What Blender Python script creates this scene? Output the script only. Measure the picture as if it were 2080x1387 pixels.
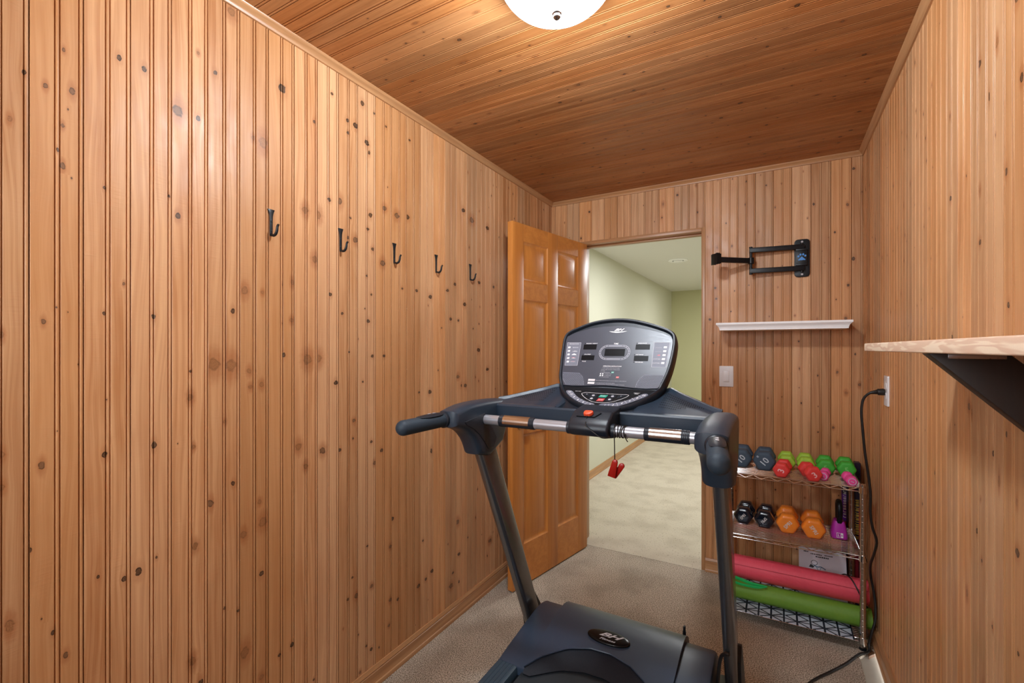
import bpy, bmesh, math, random
from mathutils import Vector, Matrix, Euler

# ------------------------------------------------------------------ scene
for o in list(bpy.data.objects):
    bpy.data.objects.remove(o)
SC = bpy.context.scene
COL = SC.collection
R = math.radians
PI = math.pi

# camera: eye height 1.328 m, turned 29.76 degrees left of the room's long axis
cam = bpy.data.cameras.new('camera')
cam.sensor_width = 36.0
cam.lens = 36.0 * 940.14 / 2080.0
cam.shift_y = 14.0 / 2080.0
cam.clip_start = 0.02
camo = bpy.data.objects.new('camera', cam)
COL.objects.link(camo)
camo.location = (0, 0, 1.3277)
camo.rotation_euler = (R(90), 0, R(29.761))
SC.camera = camo

SC.view_settings.view_transform = 'Standard'
SC.view_settings.look = 'None'
SC.view_settings.exposure = 0.0
SC.view_settings.gamma = 1.0
SC.view_settings.use_curve_mapping = False
SC.cycles.max_bounces = 12
SC.cycles.diffuse_bounces = 6
SC.cycles.glossy_bounces = 4
SC.cycles.use_denoising = True

w = bpy.data.worlds.new('world')
SC.world = w
w.use_nodes = True
w.node_tree.nodes['Background'].inputs[0].default_value = (0.88, 0.945, 1.0, 1)
w.node_tree.nodes['Background'].inputs[1].default_value = 17.0

def lamp(name, kind, loc, energy, color=(1, 1, 1), size=0.1, rot=(0, 0, 0), size_y=None, parent=None, spread=None):
    l = bpy.data.lights.new(name, kind)
    l.energy = energy
    l.color = color
    if kind == 'AREA':
        l.size = size
        if size_y:
            l.shape = 'RECTANGLE'
            l.size_y = size_y
    else:
        l.shadow_soft_size = size
    o = bpy.data.objects.new(name, l)
    COL.objects.link(o)
    o.location = loc
    o.rotation_euler = rot
    return o

# sky fill enters through a window added to the unseen wall behind the camera
# room dimensions
XL, XR, YB, YR, HC = -1.380, 0.390, 2.981, -0.80, 2.350
OX0, OX1, OH = -1.150, -0.392, 2.031          # doorway
HXL, HXR, HYF = -1.655, 0.9, 8.72             # hall beyond

# ceiling lamp position, hall lights, and the portal of the added fill window
LAMP_XY = (-0.495, 1.10)
lamp('hall_downlight_light', 'AREA', (-0.55, 4.6, 2.33), 36, (0.98, 0.99, 1.0), 0.5)
WX0, WX1, WZ0, WZ1 = -1.25, -0.35, 1.25, 2.12
pt = lamp('fill_window_portal', 'AREA', ((WX0 + WX1) / 2, YR - 0.03, (WZ0 + WZ1) / 2), 1.0, (1, 1, 1), WX1 - WX0, (R(90), 0, 0), WZ1 - WZ0)
pt.data.cycles.is_portal = True
lamp('hall_far_light', 'AREA', (-0.35, 7.0, 2.33), 26, (1.0, 0.99, 0.96), 0.5)

# ------------------------------------------------------------------ mesh helpers
def nb():
    return bmesh.new()

def vadd(bm, co):
    return bm.verts.new(co)

def quadstrip(bm, a, b, mi=0, closed=False):
    n = len(a)
    for i in range(n if closed else n - 1):
        j = (i + 1) % n
        try:
            f = bm.faces.new((a[i], a[j], b[j], b[i]))
            f.material_index = mi
        except ValueError:
            pass

def face(bm, vs, mi=0):
    try:
        f = bm.faces.new(vs)
        f.material_index = mi
        return f
    except ValueError:
        return None

def merge(bm, tmp, mi=None):
    m = {}
    for v in tmp.verts:
        m[v] = bm.verts.new(v.co)
    for f in tmp.faces:
        nf = face(bm, [m[v] for v in f.verts], f.material_index if mi is None else mi)
    tmp.free()

def bevel_all(tmp, w, seg):
    bmesh.ops.bevel(tmp, geom=list(tmp.edges), offset=w, segments=seg, profile=0.5, affect='EDGES', clamp_overlap=True)

def box(bm, x0, x1, y0, y1, z0, z1, bev=0, seg=2, M=None, mi=0):
    t = bmesh.new()
    bmesh.ops.create_cube(t, size=1)
    for v in t.verts:
        v.co = Vector(((x0 + x1) / 2 + v.co.x * (x1 - x0), (y0 + y1) / 2 + v.co.y * (y1 - y0), (z0 + z1) / 2 + v.co.z * (z1 - z0)))
    if bev:
        bevel_all(t, bev, seg)
    if M:
        bmesh.ops.transform(t, matrix=M, verts=t.verts)
    merge(bm, t, mi)

def frame_of(d):
    d = d.normalized()
    up = Vector((0, 0, 1)) if abs(d.z) < 0.9 else Vector((1, 0, 0))
    a = d.cross(up).normalized()
    b = a.cross(d).normalized()
    return a, b

def tube(bm, pts, r, n=10, closed=False, caps=True, mi=0):
    pts = [Vector(p) for p in pts]
    N = len(pts)
    rs = r if isinstance(r, (list, tuple)) else [r] * N
    rings = []
    pa = None
    for i, p in enumerate(pts):
        if closed:
            d = pts[(i + 1) % N] - pts[i - 1]
        else:
            d = pts[min(i + 1, N - 1)] - pts[max(i - 1, 0)]
        if d.length < 1e-9:
            d = Vector((0, 0, 1))
        d.normalize()
        if pa is None:
            a, b = frame_of(d)
        else:
            a = (pa - d * pa.dot(d))
            if a.length < 1e-6:
                a, b = frame_of(d)
            a.normalize()
            b = a.cross(d).normalized()
        pa = a
        rings.append([bm.verts.new(p + a * (rs[i] * math.cos(2 * PI * k / n)) + b * (rs[i] * math.sin(2 * PI * k / n))) for k in range(n)])
    for i in range(N - 1):
        quadstrip(bm, rings[i], rings[i + 1], mi, True)
    if closed:
        quadstrip(bm, rings[-1], rings[0], mi, True)
    elif caps:
        face(bm, rings[0][::-1], mi)
        face(bm, rings[-1], mi)

def cyl(bm, p0, p1, r, r1=None, n=24, mi=0, bev=0):
    p0, p1 = Vector(p0), Vector(p1)
    r1 = r if r1 is None else r1
    if bev:
        d = (p1 - p0).normalized() * bev
        tube(bm, [p0, p0, p0 + d, p1 - d, p1, p1][1:5], [r - bev, r, r1, r1 - bev], n, mi=mi)
    else:
        tube(bm, [p0, p1], [r, r1], n, mi=mi)

def lathe(bm, prof, n=32, M=None, mi=0, cap0=True, cap1=True):
    rings = []
    for (r, z) in prof:
        ring = []
        for k in range(n):
            a = 2 * PI * k / n
            co = Vector((r * math.cos(a), r * math.sin(a), z))
            if M:
                co = M @ co
            ring.append(bm.verts.new(co))
        rings.append(ring)
    for i in range(len(rings) - 1):
        quadstrip(bm, rings[i], rings[i + 1], mi, True)
    if cap0:
        face(bm, rings[0][::-1], mi)
    if cap1:
        face(bm, rings[-1], mi)

def loft(bm, rings, caps=True, mi=0, closed=True):
    vr = [[bm.verts.new(Vector(c)) for c in ring] for ring in rings]
    for i in range(len(vr) - 1):
        quadstrip(bm, vr[i], vr[i + 1], mi, closed)
    if caps:
        face(bm, vr[0][::-1], mi)
        face(bm, vr[-1], mi)
    return vr

def prism(bm, poly, fn, t0, t1, bev=0, seg=2, mi=0):
    """extrude polygon poly[(a,b)] between t0 and t1; fn(a,b,t)->co"""
    t = bmesh.new()
    A = [t.verts.new(Vector(fn(a, b, t0))) for a, b in poly]
    B = [t.verts.new(Vector(fn(a, b, t1))) for a, b in poly]
    quadstrip(t, A, B, 0, True)
    t.faces.new(A[::-1])
    t.faces.new(B)
    bmesh.ops.recalc_face_normals(t, faces=t.faces)
    if bev:
        bmesh.ops.bevel(t, geom=list(t.edges), offset=bev, segments=seg, profile=0.5, affect='EDGES', clamp_overlap=True)
    merge(bm, t, mi)

def spline(pts, sub=6, closed=False):
    """Catmull-Rom through points (any dimension)"""
    P = [Vector(p) for p in pts]
    n = len(P)
    out = []
    rng = range(n) if closed else range(n - 1)
    for i in rng:
        p0 = P[i - 1] if (closed or i > 0) else P[0]
        p1 = P[i]
        p2 = P[(i + 1) % n]
        p3 = P[(i + 2) % n] if (closed or i + 2 < n) else P[-1]
        for k in range(sub):
            t = k / sub
            out.append(0.5 * ((2 * p1) + (p2 - p0) * t + (2 * p0 - 5 * p1 + 4 * p2 - p3) * t * t + (3 * p1 - p0 - 3 * p2 + p3) * t ** 3))
    if not closed:
        out.append(P[-1])
    return out

ROOTM = {}

def obj(name, bm, mats, parent=None, angle=35, smooth=True, recalc=True):
    if recalc:
        bmesh.ops.recalc_face_normals(bm, faces=bm.faces)
    me = bpy.data.meshes.new(name)
    bm.to_mesh(me)
    bm.free()
    for m in (mats if isinstance(mats, (list, tuple)) else [mats]):
        me.materials.append(m)
    if smooth:
        for p in me.polygons:
            p.use_smooth = True
        me.set_sharp_from_angle(angle=R(angle))
    o = bpy.data.objects.new(name, me)
    COL.objects.link(o)
    if parent is not None:
        o.parent = parent
        o.matrix_parent_inverse = ROOTM.get(parent.name, Matrix()).inverted()
        ROOTM[o.name] = Matrix()
    return o

def thing(name, loc, label, cat, group=None, rotz=0):
    o = bpy.data.objects.new(name, None)
    o.empty_display_size = 0.05
    COL.objects.link(o)
    o.location = loc
    o.rotation_euler = (0, 0, rotz)
    ROOTM[o.name] = Matrix.Translation(Vector(loc)) @ Euler((0, 0, rotz)).to_matrix().to_4x4()
    return tag(o, label, cat, group)

def tag(o, label, cat, group=None):
    o['label'] = label
    o['category'] = cat
    if group:
        o['group'] = group
    return o

def struct(o, label=None):
    o['kind'] = 'structure'
    if label:
        o['label'] = label
    return o

def dup(root, loc, label, rot=(0, 0, 0), group=None):
    r = root.copy()
    COL.objects.link(r)
    r.location = loc
    r.rotation_euler = rot
    r['label'] = label
    if group:
        r['group'] = group
    for ch in list(root.children):
        c = ch.copy()
        COL.objects.link(c)
        c.parent = r
        c.matrix_parent_inverse = ch.matrix_parent_inverse
        for g in ch.children:
            d = g.copy()
            COL.objects.link(d)
            d.parent = c
            d.matrix_parent_inverse = g.matrix_parent_inverse
    return r

_txt = {}
def text(bm, s, M, size, mi=0, align='CENTER', depth=0.0003, shear=0.0, bold=0.0, sx=1.0):
    """lettering as thin solid shapes; M maps (x right, y up, z out)"""
    key = (s, align, bold)
    if key not in _txt:
        cu = bpy.data.curves.new('t', 'FONT')
        cu.body = s
        cu.size = 1.0
        cu.align_x = align
        cu.resolution_u = 2
        cu.offset = bold
        to = bpy.data.objects.new('t', cu)
        COL.objects.link(to)
        dg = bpy.context.evaluated_depsgraph_get()
        dg.update()
        me = bpy.data.meshes.new_from_object(to.evaluated_get(dg))
        _txt[key] = ([v.co.copy() for v in me.vertices], [list(p.vertices) for p in me.polygons])
        bpy.data.objects.remove(to)
        bpy.data.curves.remove(cu)
        bpy.data.meshes.remove(me)
    V, F = _txt[key]
    vs = [bm.verts.new(M @ Vector(((c.x + shear * c.y) * size * sx, (c.y - 0.35) * size, depth))) for c in V]
    for f in F:
        face(bm, [vs[i] for i in f], mi)

def flat(bm, pts, M, mi=0, depth=0.0002):
    face(bm, [bm.verts.new(M @ Vector((a, b, depth))) for a, b in pts], mi)

def basis(o, x, y):
    x, y = Vector(x).normalized(), Vector(y).normalized()
    z = x.cross(y)
    return Matrix(((x.x, y.x, z.x, o[0]), (x.y, y.y, z.y, o[1]), (x.z, y.z, z.z, o[2]), (0, 0, 0, 1)))

# ------------------------------------------------------------------ materials
class NT:
    def __init__(s, name):
        s.m = bpy.data.materials.new(name)
        s.m.use_nodes = True
        s.t = s.m.node_tree
        s.b = s.t.nodes['Principled BSDF']
        s.out = s.t.nodes['Material Output']
    def n(s, kind, **kw):
        nd = s.t.nodes.new(kind)
        for k, v in kw.items():
            setattr(nd, k, v)
        return nd
    def link(s, a, b):
        s.t.links.new(a, b)
    def put(s, sock, v):
        if isinstance(v, (int, float)):
            sock.default_value = v
        elif isinstance(v, (tuple, list)):
            sock.default_value = v
        else:
            s.link(v, sock)
    def math(s, op, a, b=0.0, c=None, clamp=False):
        nd = s.n('ShaderNodeMath', operation=op, use_clamp=clamp)
        s.put(nd.inputs[0], a)
        s.put(nd.inputs[1], b)
        if c is not None:
            s.put(nd.inputs[2], c)
        return nd.outputs[0]
    def mix(s, f, a, b, blend='MIX'):
        nd = s.n('ShaderNodeMix', data_type='RGBA', blend_type=blend)
        s.put(nd.inputs[0], f)
        s.put(nd.inputs[6], a)
        s.put(nd.inputs[7], b)
        return nd.outputs[2]
    def xyz(s, x, y, z=0.0):
        nd = s.n('ShaderNodeCombineXYZ')
        s.put(nd.inputs[0], x)
        s.put(nd.inputs[1], y)
        s.put(nd.inputs[2], z)
        return nd.outputs[0]
    def sep(s, v):
        nd = s.n('ShaderNodeSeparateXYZ')
        s.link(v, nd.inputs[0])
        return nd.outputs
    def noise(s, v, scale=1.0, detail=2.0, rough=0.5, dist=0.0):
        nd = s.n('ShaderNodeTexNoise')
        s.link(v, nd.inputs['Vector'])
        nd.inputs['Scale'].default_value = scale
        nd.inputs['Detail'].default_value = detail
        nd.inputs['Roughness'].default_value = rough
        nd.inputs['Distortion'].default_value = dist
        return nd.outputs['Fac']
    def ss(s, v, a, b, lo=0.0, hi=1.0):
        nd = s.n('ShaderNodeMapRange', interpolation_type='SMOOTHSTEP')
        s.put(nd.inputs['Value'], v)
        nd.inputs['From Min'].default_value = a
        nd.inputs['From Max'].default_value = b
        nd.inputs['To Min'].default_value = lo
        nd.inputs['To Max'].default_value = hi
        return nd.outputs[0]
    def bump(s, h, strength, dist, prev=None):
        nd = s.n('ShaderNodeBump')
        nd.inputs['Strength'].default_value = strength
        nd.inputs['Distance'].default_value = dist
        s.link(h, nd.inputs['Height'])
        if prev is not None:
            s.link(prev, nd.inputs['Normal'])
        return nd.outputs[0]

def lin(r, g, b):
    f = lambda c: (c / 255 / 12.92) if c / 255 <= 0.04045 else ((c / 255 + 0.055) / 1.055) ** 2.4
    return (f(r), f(g), f(b), 1.0)

def plain(name, col, rough=0.5, metal=0.0, spec=0.5, noise=0.0, nscale=200, bump=0.0, coat=0.0, coat_rough=0.1):
    q = NT(name)
    q.b.inputs['Base Color'].default_value = col
    q.b.inputs['Roughness'].default_value = rough
    q.b.inputs['Metallic'].default_value = metal
    q.b.inputs['Specular IOR Level'].default_value = spec
    q.b.inputs['Coat Weight'].default_value = coat
    q.b.inputs['Coat Roughness'].default_value = coat_rough
    tc = q.n('ShaderNodeTexCoord').outputs['Object']
    nz = q.noise(tc, nscale, 3, 0.6)
    if noise:
        c2 = tuple(min(1, c * (1 + noise)) for c in col[:3]) + (1,)
        c1 = tuple(c * (1 - noise) for c in col[:3]) + (1,)
        q.link(q.mix(nz, c1, c2), q.b.inputs['Base Color'])
    rr = q.ss(nz, 0.2, 0.8, max(0.02, rough * 0.88), min(1, rough * 1.12))
    q.link(rr, q.b.inputs['Roughness'])
    if bump:
        q.link(q.bump(nz, bump, 0.001), q.b.inputs['Normal'])
    return q.m

def board_wood(name, light, dark, rough=0.3, sat_dark=(0.02, 0.008, 0.003, 1)):
    """tongue-and-groove pine: per-board tone, grain, growth rings bent round the knots, mill chatter"""
    q = NT(name)
    uv = q.n('ShaderNodeUVMap', uv_map='wood').outputs[0]
    kn = q.n('ShaderNodeUVMap', uv_map='kn').outputs[0]
    at = q.n('ShaderNodeAttribute', attribute_name='bd')
    sc = q.n('ShaderNodeSeparateColor')
    q.link(at.outputs['Color'], sc.inputs[0])
    tone, hue, kind, seed = sc.outputs[0], sc.outputs[1], sc.outputs[2], at.outputs['Alpha']
    U = q.sep(uv)
    K = q.sep(kn)
    wob = q.noise(uv, 90.0, 2)
    kx = q.math('ADD', K[0], q.math('MULTIPLY', q.math('SUBTRACT', wob, 0.5), 0.9))
    ky = q.math('ADD', K[1], q.math('MULTIPLY', q.math('SUBTRACT', q.noise(uv, 61.0, 2), 0.5), 0.9))
    d = q.math('SQRT', q.math('ADD', q.math('MULTIPLY', kx, kx), q.math('MULTIPLY', ky, ky)))
    ky2 = q.math('MULTIPLY', ky, 0.6)
    dl = q.math('SQRT', q.math('ADD', q.math('MULTIPLY', kx, kx), q.math('MULTIPLY', ky2, ky2)))
    # grain lines pushed aside by the knot
    push = q.math('DIVIDE', kx, q.math('ADD', 1.0, q.math('MULTIPLY', dl, dl)))
    gu = q.math('SUBTRACT', U[0], q.math('MULTIPLY', push, 0.008))
    sd = q.math('MULTIPLY', seed, 37.0)
    sway = q.noise(q.xyz(q.math('MULTIPLY', gu, 6.0), q.math('MULTIPLY', U[1], 1.1), sd), 1.0, 2)
    ring = q.noise(q.xyz(q.math('ADD', q.math('MULTIPLY', gu, 120.0), q.math('MULTIPLY', sway, 9.0)), q.math('MULTIPLY', U[1], 1.6), sd), 1.0, 3, 0.6)
    fib = q.noise(q.xyz(q.math('MULTIPLY', gu, 900.0), q.math('MULTIPLY', U[1], 14.0), sd), 1.0, 2)
    patch = q.noise(q.xyz(q.math('MULTIPLY', U[0], 14.0), q.math('MULTIPLY', U[1], 2.6), sd), 1.0, 3, 0.55)
    g = q.math('ADD', q.math('MULTIPLY', q.ss(ring, 0.3, 0.72), 0.6), q.math('MULTIPLY', fib, 0.34))
    g = q.math('ADD', g, q.math('MULTIPLY', q.ss(patch, 0.35, 0.75), 0.35))
    col = q.mix(q.math('MULTIPLY', g, 0.95), light, dark)
    # boards differ in warmth and depth
    warm = (min(1, light[0] * 0.98), light[1] * 0.80, light[2] * 0.58, 1)
    pale = (min(1, light[0] * 0.96), min(1, light[1] * 1.06), min(1, light[2] * 1.22), 1)
    col = q.mix(q.ss(hue, 0.5, 1.0, 0, 0.42), col, warm)
    col = q.mix(q.ss(hue, 0.5, 0.0, 0, 0.42), col, pale)
    vm = q.n('ShaderNodeVectorMath', operation='SCALE')
    q.link(col, vm.inputs[0])
    q.link(q.ss(tone, 0, 1, 0.82, 1.1), vm.inputs['Scale'])
    col = vm.outputs[0]
    # halo, heartwood of the knot, black bark ring
    halo = q.math('MULTIPLY', q.ss(dl, 2.1, 0.7), 0.50)
    col = q.mix(q.math('MULTIPLY', halo, q.ss(kind, 0.0, 0.6, 0.55, 1.0)), col, (dark[0] * 0.72, dark[1] * 0.5, dark[2] * 0.36, 1))
    rings = q.math('SUBTRACT', q.math('MULTIPLY', q.noise(uv, 420.0, 2), 4.0), 2.0)
    core_r = q.mix(q.ss(rings, -1, 1), (0.22, 0.085, 0.03, 1), (0.36, 0.165, 0.065, 1))
    core_d = q.mix(q.ss(rings, -1, 1), (0.05, 0.022, 0.010, 1), (0.16, 0.085, 0.044, 1))
    core_b = (0.20, 0.10, 0.048, 1)
    core = q.mix(q.ss(kind, 0.3, 0.6), core_d, core_b)
    core = q.mix(q.ss(kind, 0.7, 0.95), core, core_r)
    inside = q.math('MULTIPLY', q.ss(d, 0.95, 0.60), q.ss(kind, 0.3, 0.6, 0.95, 0.85))
    col = q.mix(inside, col, core)
    rim = q.math('MULTIPLY', q.math('MULTIPLY', q.ss(d, 0.50, 0.74), q.ss(d, 1.0, 0.80)), q.ss(q.noise(uv, 130.0, 1), 0.25, 0.5))
    col = q.mix(q.math('MULTIPLY', rim, q.ss(kind, 0.9, 0.1, 0.25, 0.95)), col, sat_dark)
    q.link(col, q.b.inputs['Base Color'])
    chat = q.noise(q.xyz(q.math('MULTIPLY', U[0], 16.0), q.math('MULTIPLY', U[1], 210.0), sd), 1.0, 2)
    wave = q.noise(q.xyz(q.math('MULTIPLY', U[0], 22.0), q.math('MULTIPLY', U[1], 9.0), sd), 1.0, 2)
    nrm = q.bump(q.math('MULTIPLY', chat, q.ss(wave, 0.35, 0.75)), 0.5, 0.0009)
    nrm = q.bump(fib, 0.12, 0.0004, nrm)
    nrm = q.bump(wave, 0.25, 0.002, nrm)
    q.link(nrm, q.b.inputs['Normal'])
    q.link(q.ss(wave, 0.2, 0.8, rough * 0.85, rough * 1.3), q.b.inputs['Roughness'])
    q.b.inputs['Specular IOR Level'].default_value = 0.38
    return q.m

def solid_wood(name, light, dark, axis=2, rough=0.35, contrast=0.8, ringscale=26.0):
    q = NT(name)
    tc = q.n('ShaderNodeTexCoord').outputs['Object']
    X = q.sep(tc)
    oth = [i for i in range(3) if i != axis]
    a, b, l = X[oth[0]], X[oth[1]], X[axis]
    sway = q.noise(q.xyz(q.math('MULTIPLY', a, 4.0), q.math('MULTIPLY', b, 4.0), q.math('MULTIPLY', l, 0.8)), 1.0, 2)
    ring = q.noise(q.xyz(q.math('ADD', q.math('MULTIPLY', a, ringscale * 2), q.math('MULTIPLY', sway, 6.0)), q.math('MULTIPLY', b, ringscale * 2), q.math('MULTIPLY', l, 1.3)), 1.0, 3, 0.6)
    fib = q.noise(q.xyz(q.math('MULTIPLY', a, 700.0), q.math('MULTIPLY', b, 700.0), q.math('MULTIPLY', l, 12.0)), 1.0, 2)
    g = q.math('ADD', q.math('MULTIPLY', q.ss(ring, 0.3, 0.7), 0.7), q.math('MULTIPLY', fib, 0.3))
    q.link(q.mix(q.math('MULTIPLY', g, contrast), light, dark), q.b.inputs['Base Color'])
    q.link(q.bump(fib, 0.1, 0.0004), q.b.inputs['Normal'])
    q.link(q.ss(ring, 0.2, 0.8, rough * 0.9, rough * 1.2), q.b.inputs['Roughness'])
    return q.m

def carpet(name, base, dark, light, scale, depth=0.004, fleck=0.0):
    q = NT(name)
    tc = q.n('ShaderNodeTexCoord').outputs['Object']
    n1 = q.noise(tc, scale, 3, 0.7)
    n2 = q.noise(tc, scale * 0.43, 2, 0.6)
    n3 = q.noise(tc, 5.0, 2, 0.5)
    col = q.mix(q.ss(n1, 0.38, 0.62), dark, light)
    col = q.mix(0.75 if fleck else 0.22, col, base)
    col = q.mix(q.math('MULTIPLY', q.ss(n3, 0.4, 0.7), 0.22), col, dark)
    if fleck:
        n4 = q.noise(tc, 95.0, 1, 0.4)
        col = q.mix(q.ss(n4, 0.66, 0.73, 0, fleck), col, dark)
    q.link(col, q.b.inputs['Base Color'])
    h = q.math('ADD', n1, q.math('MULTIPLY', n2, 0.7))
    q.link(q.bump(h, 0.9, depth), q.b.inputs['Normal'])
    q.b.inputs['Roughness'].default_value = 0.95
    q.b.inputs['Specular IOR Level'].default_value = 0.08
    return q.m

MW = board_wood('pine_boards', lin(212, 164, 118), lin(171, 114, 69), 0.40)
MC = board_wood('pine_ceiling_boards', lin(188, 132, 82), lin(138, 84, 43), 0.42)  # same boards as the walls; the ceiling's weaker light is in these darker tones
MT = {a: solid_wood('pine_trim_%s' % 'xyz'[a], lin(190, 144, 100), lin(150, 102, 64), a, 0.33) for a in range(3)}
MD = {a: solid_wood('fir_door_%s' % 'xyz'[a], lin(208, 138, 66), lin(176, 104, 44), a, 0.36, 0.7, 16) for a in range(3)}
q = NT('pale_pine')
tc = q.n('ShaderNodeTexCoord').outputs['Object']
X = q.sep(tc)
vv = q.xyz(q.math('MULTIPLY', X[0], 9.0), q.math('MULTIPLY', X[1], 7.0), q.math('MULTIPLY', X[2], 52.0))
n1 = q.noise(vv, 1.0, 2, 0.5, 0.6)
rg = q.math('SINE', q.math('MULTIPLY', n1, 15.0))
c_ = q.mix(q.ss(rg, 0.1, 0.9, 0, 0.75), lin(240, 222, 198), lin(212, 176, 152))
q.link(q.mix(q.math('MULTIPLY', q.noise(tc, 500, 2), 0.25), c_, lin(190, 160, 136)), q.b.inputs['Base Color'])
q.b.inputs['Roughness'].default_value = 0.5
MSHELF = q.m
MBRACE = solid_wood('dark_stained_wood', lin(34, 21, 14), lin(24, 14, 9), 2, 0.5)
MCAR = carpet('room_carpet', lin(180, 166, 146), lin(78, 65, 52), lin(236, 224, 206), 230.0)
MHCAR = carpet('hall_carpet', lin(206, 196, 178), lin(120, 104, 84), lin(226, 218, 203), 260.0, 0.003, 0.8)
MCONC = plain('concrete', lin(158, 150, 136), 0.85, noise=0.12, nscale=30, bump=0.2)
MWHITE = plain('white_paint', lin(250, 252, 255), 0.45, noise=0.02, nscale=60)
MHCEIL = plain('hall_ceiling_paint', lin(226, 226, 222), 0.9, noise=0.01, nscale=80, bump=0.1)
MHWALL = plain('hall_wall_paint', lin(208, 208, 190), 0.85, noise=0.01, nscale=80, bump=0.1)
MHFAR = plain('hall_far_wall_paint', lin(198, 197, 158), 0.85, noise=0.01, nscale=80, bump=0.1)
MPLAST = plain('white_plastic', lin(228, 230, 234), 0.35, noise=0.01)
MBLACK = plain('black_plastic', lin(14, 18, 23), 0.42, spec=0.35, noise=0.1)
MGAP = plain('dark_gap', lin(10, 10, 11), 0.8)
MIRON = plain('black_wrought_iron', lin(24, 28, 32), 0.38, metal=0.2, noise=0.2, nscale=120, bump=0.2)
MCHAR = plain('charcoal_plastic', lin(37, 51, 66), 0.40, noise=0.08, nscale=500, bump=0.06)
MCHAR2 = plain('dark_charcoal_plastic', lin(21, 30, 41), 0.42, noise=0.08, nscale=500, bump=0.05)
MHOOD = plain('slate_hood_plastic', lin(46, 62, 82), 0.38, noise=0.06, nscale=500, bump=0.05)
MFOAM = plain('rubber_grip', lin(30, 48, 62), 0.62, noise=0.12, nscale=300, bump=0.1)
MUPR = plain('bronze_grey_metal', lin(124, 127, 130), 0.24, metal=0.85, noise=0.02, nscale=40)
MCHROME = plain('chrome', lin(214, 214, 216), 0.12, metal=1.0)
MSTEEL = plain('brushed_steel', lin(196, 190, 184), 0.24, metal=1.0, noise=0.05)
MALU = plain('silver_bar_paint', lin(172, 174, 182), 0.36, metal=0.55, noise=0.03)
MNICKEL = plain('nickel', lin(150, 148, 150), 0.3, metal=1.0)
MBRASS = plain('brass', lin(190, 150, 84), 0.25, metal=1.0)
MPANEL = plain('display_panel_grey', lin(60, 64, 76), 0.36, noise=0.03)
MLGREY = plain('print_light_grey', lin(196, 198, 206), 0.5)
MMGREY = plain('print_mid_grey', lin(108, 112, 126), 0.5)
MPWHITE = plain('print_white', lin(236, 237, 240), 0.5)
MSCREEN = plain('dark_display_glass', lin(12, 12, 15), 0.4, spec=0.12)
MTEAL = plain('green_button', lin(44, 156, 134), 0.4)
MRED = plain('red_button', lin(190, 70, 70), 0.4)
MPRED = plain('print_red', lin(206, 92, 104), 0.5)
MKEY = plain('orange_red_key', lin(232, 84, 48), 0.4)
MCLIP = plain('red_clip_plastic', lin(156, 20, 10), 0.3)
MBELT = plain('running_belt_rubber', lin(26, 36, 44), 0.7, noise=0.15, nscale=700, bump=0.2)
MRAIL = plain('rail_plastic', lin(44, 65, 80), 0.45, noise=0.06, nscale=400)
MCORD = plain('black_cable', lin(18, 18, 19), 0.45)

# ------------------------------------------------------------------ the panelled room
BW = 0.089                                   # face width of one board
def board_groups():
    """cross-section of one board: list of (smooth, [(u, h)...]); h<0 is into the wall"""
    G = []
    D, g = -0.0030, 0.0009
    def groove(c, deep=D, half=g):
        G.append((False, [(c - half, 0), (c - half * 0.4, deep), (c + half * 0.4, deep), (c + half, 0)]))
    def bead(a, b):
        r = (b - a) / 2
        m = (a + b) / 2
        G.append((True, [(m - r * math.cos(t), -0.0022 + 0.0024 * math.sin(t) ** 0.7) for t in [PI * k / 8 for k in range(9)]]))
    def flat_(a, b):
        G.append((True, [(a, -0.0007), (a + 0.0006, 0), (b - 0.0006, 0), (b, -0.0007)]))
    def slot(a, b, d):
        G.append((False, [(a, -0.0007), (a, d), (b, d), (b, -0.0007)]))
    flat_(0.0010, 0.0390)
    slot(0.0390, 0.0412, -0.0034)
    bead(0.0412, 0.0476)
    slot(0.0476, 0.0498, -0.0034)
    flat_(0.0498, 0.0796)
    slot(0.0796, 0.0818, -0.0034)
    bead(0.0818, 0.0880)
    slot(0.0880, BW + 0.0010, -0.0085)
    return G
GROUPS = board_groups()
KIND = {'D': 0.02, 'B': 0.5, 'R': 1.0}

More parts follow.
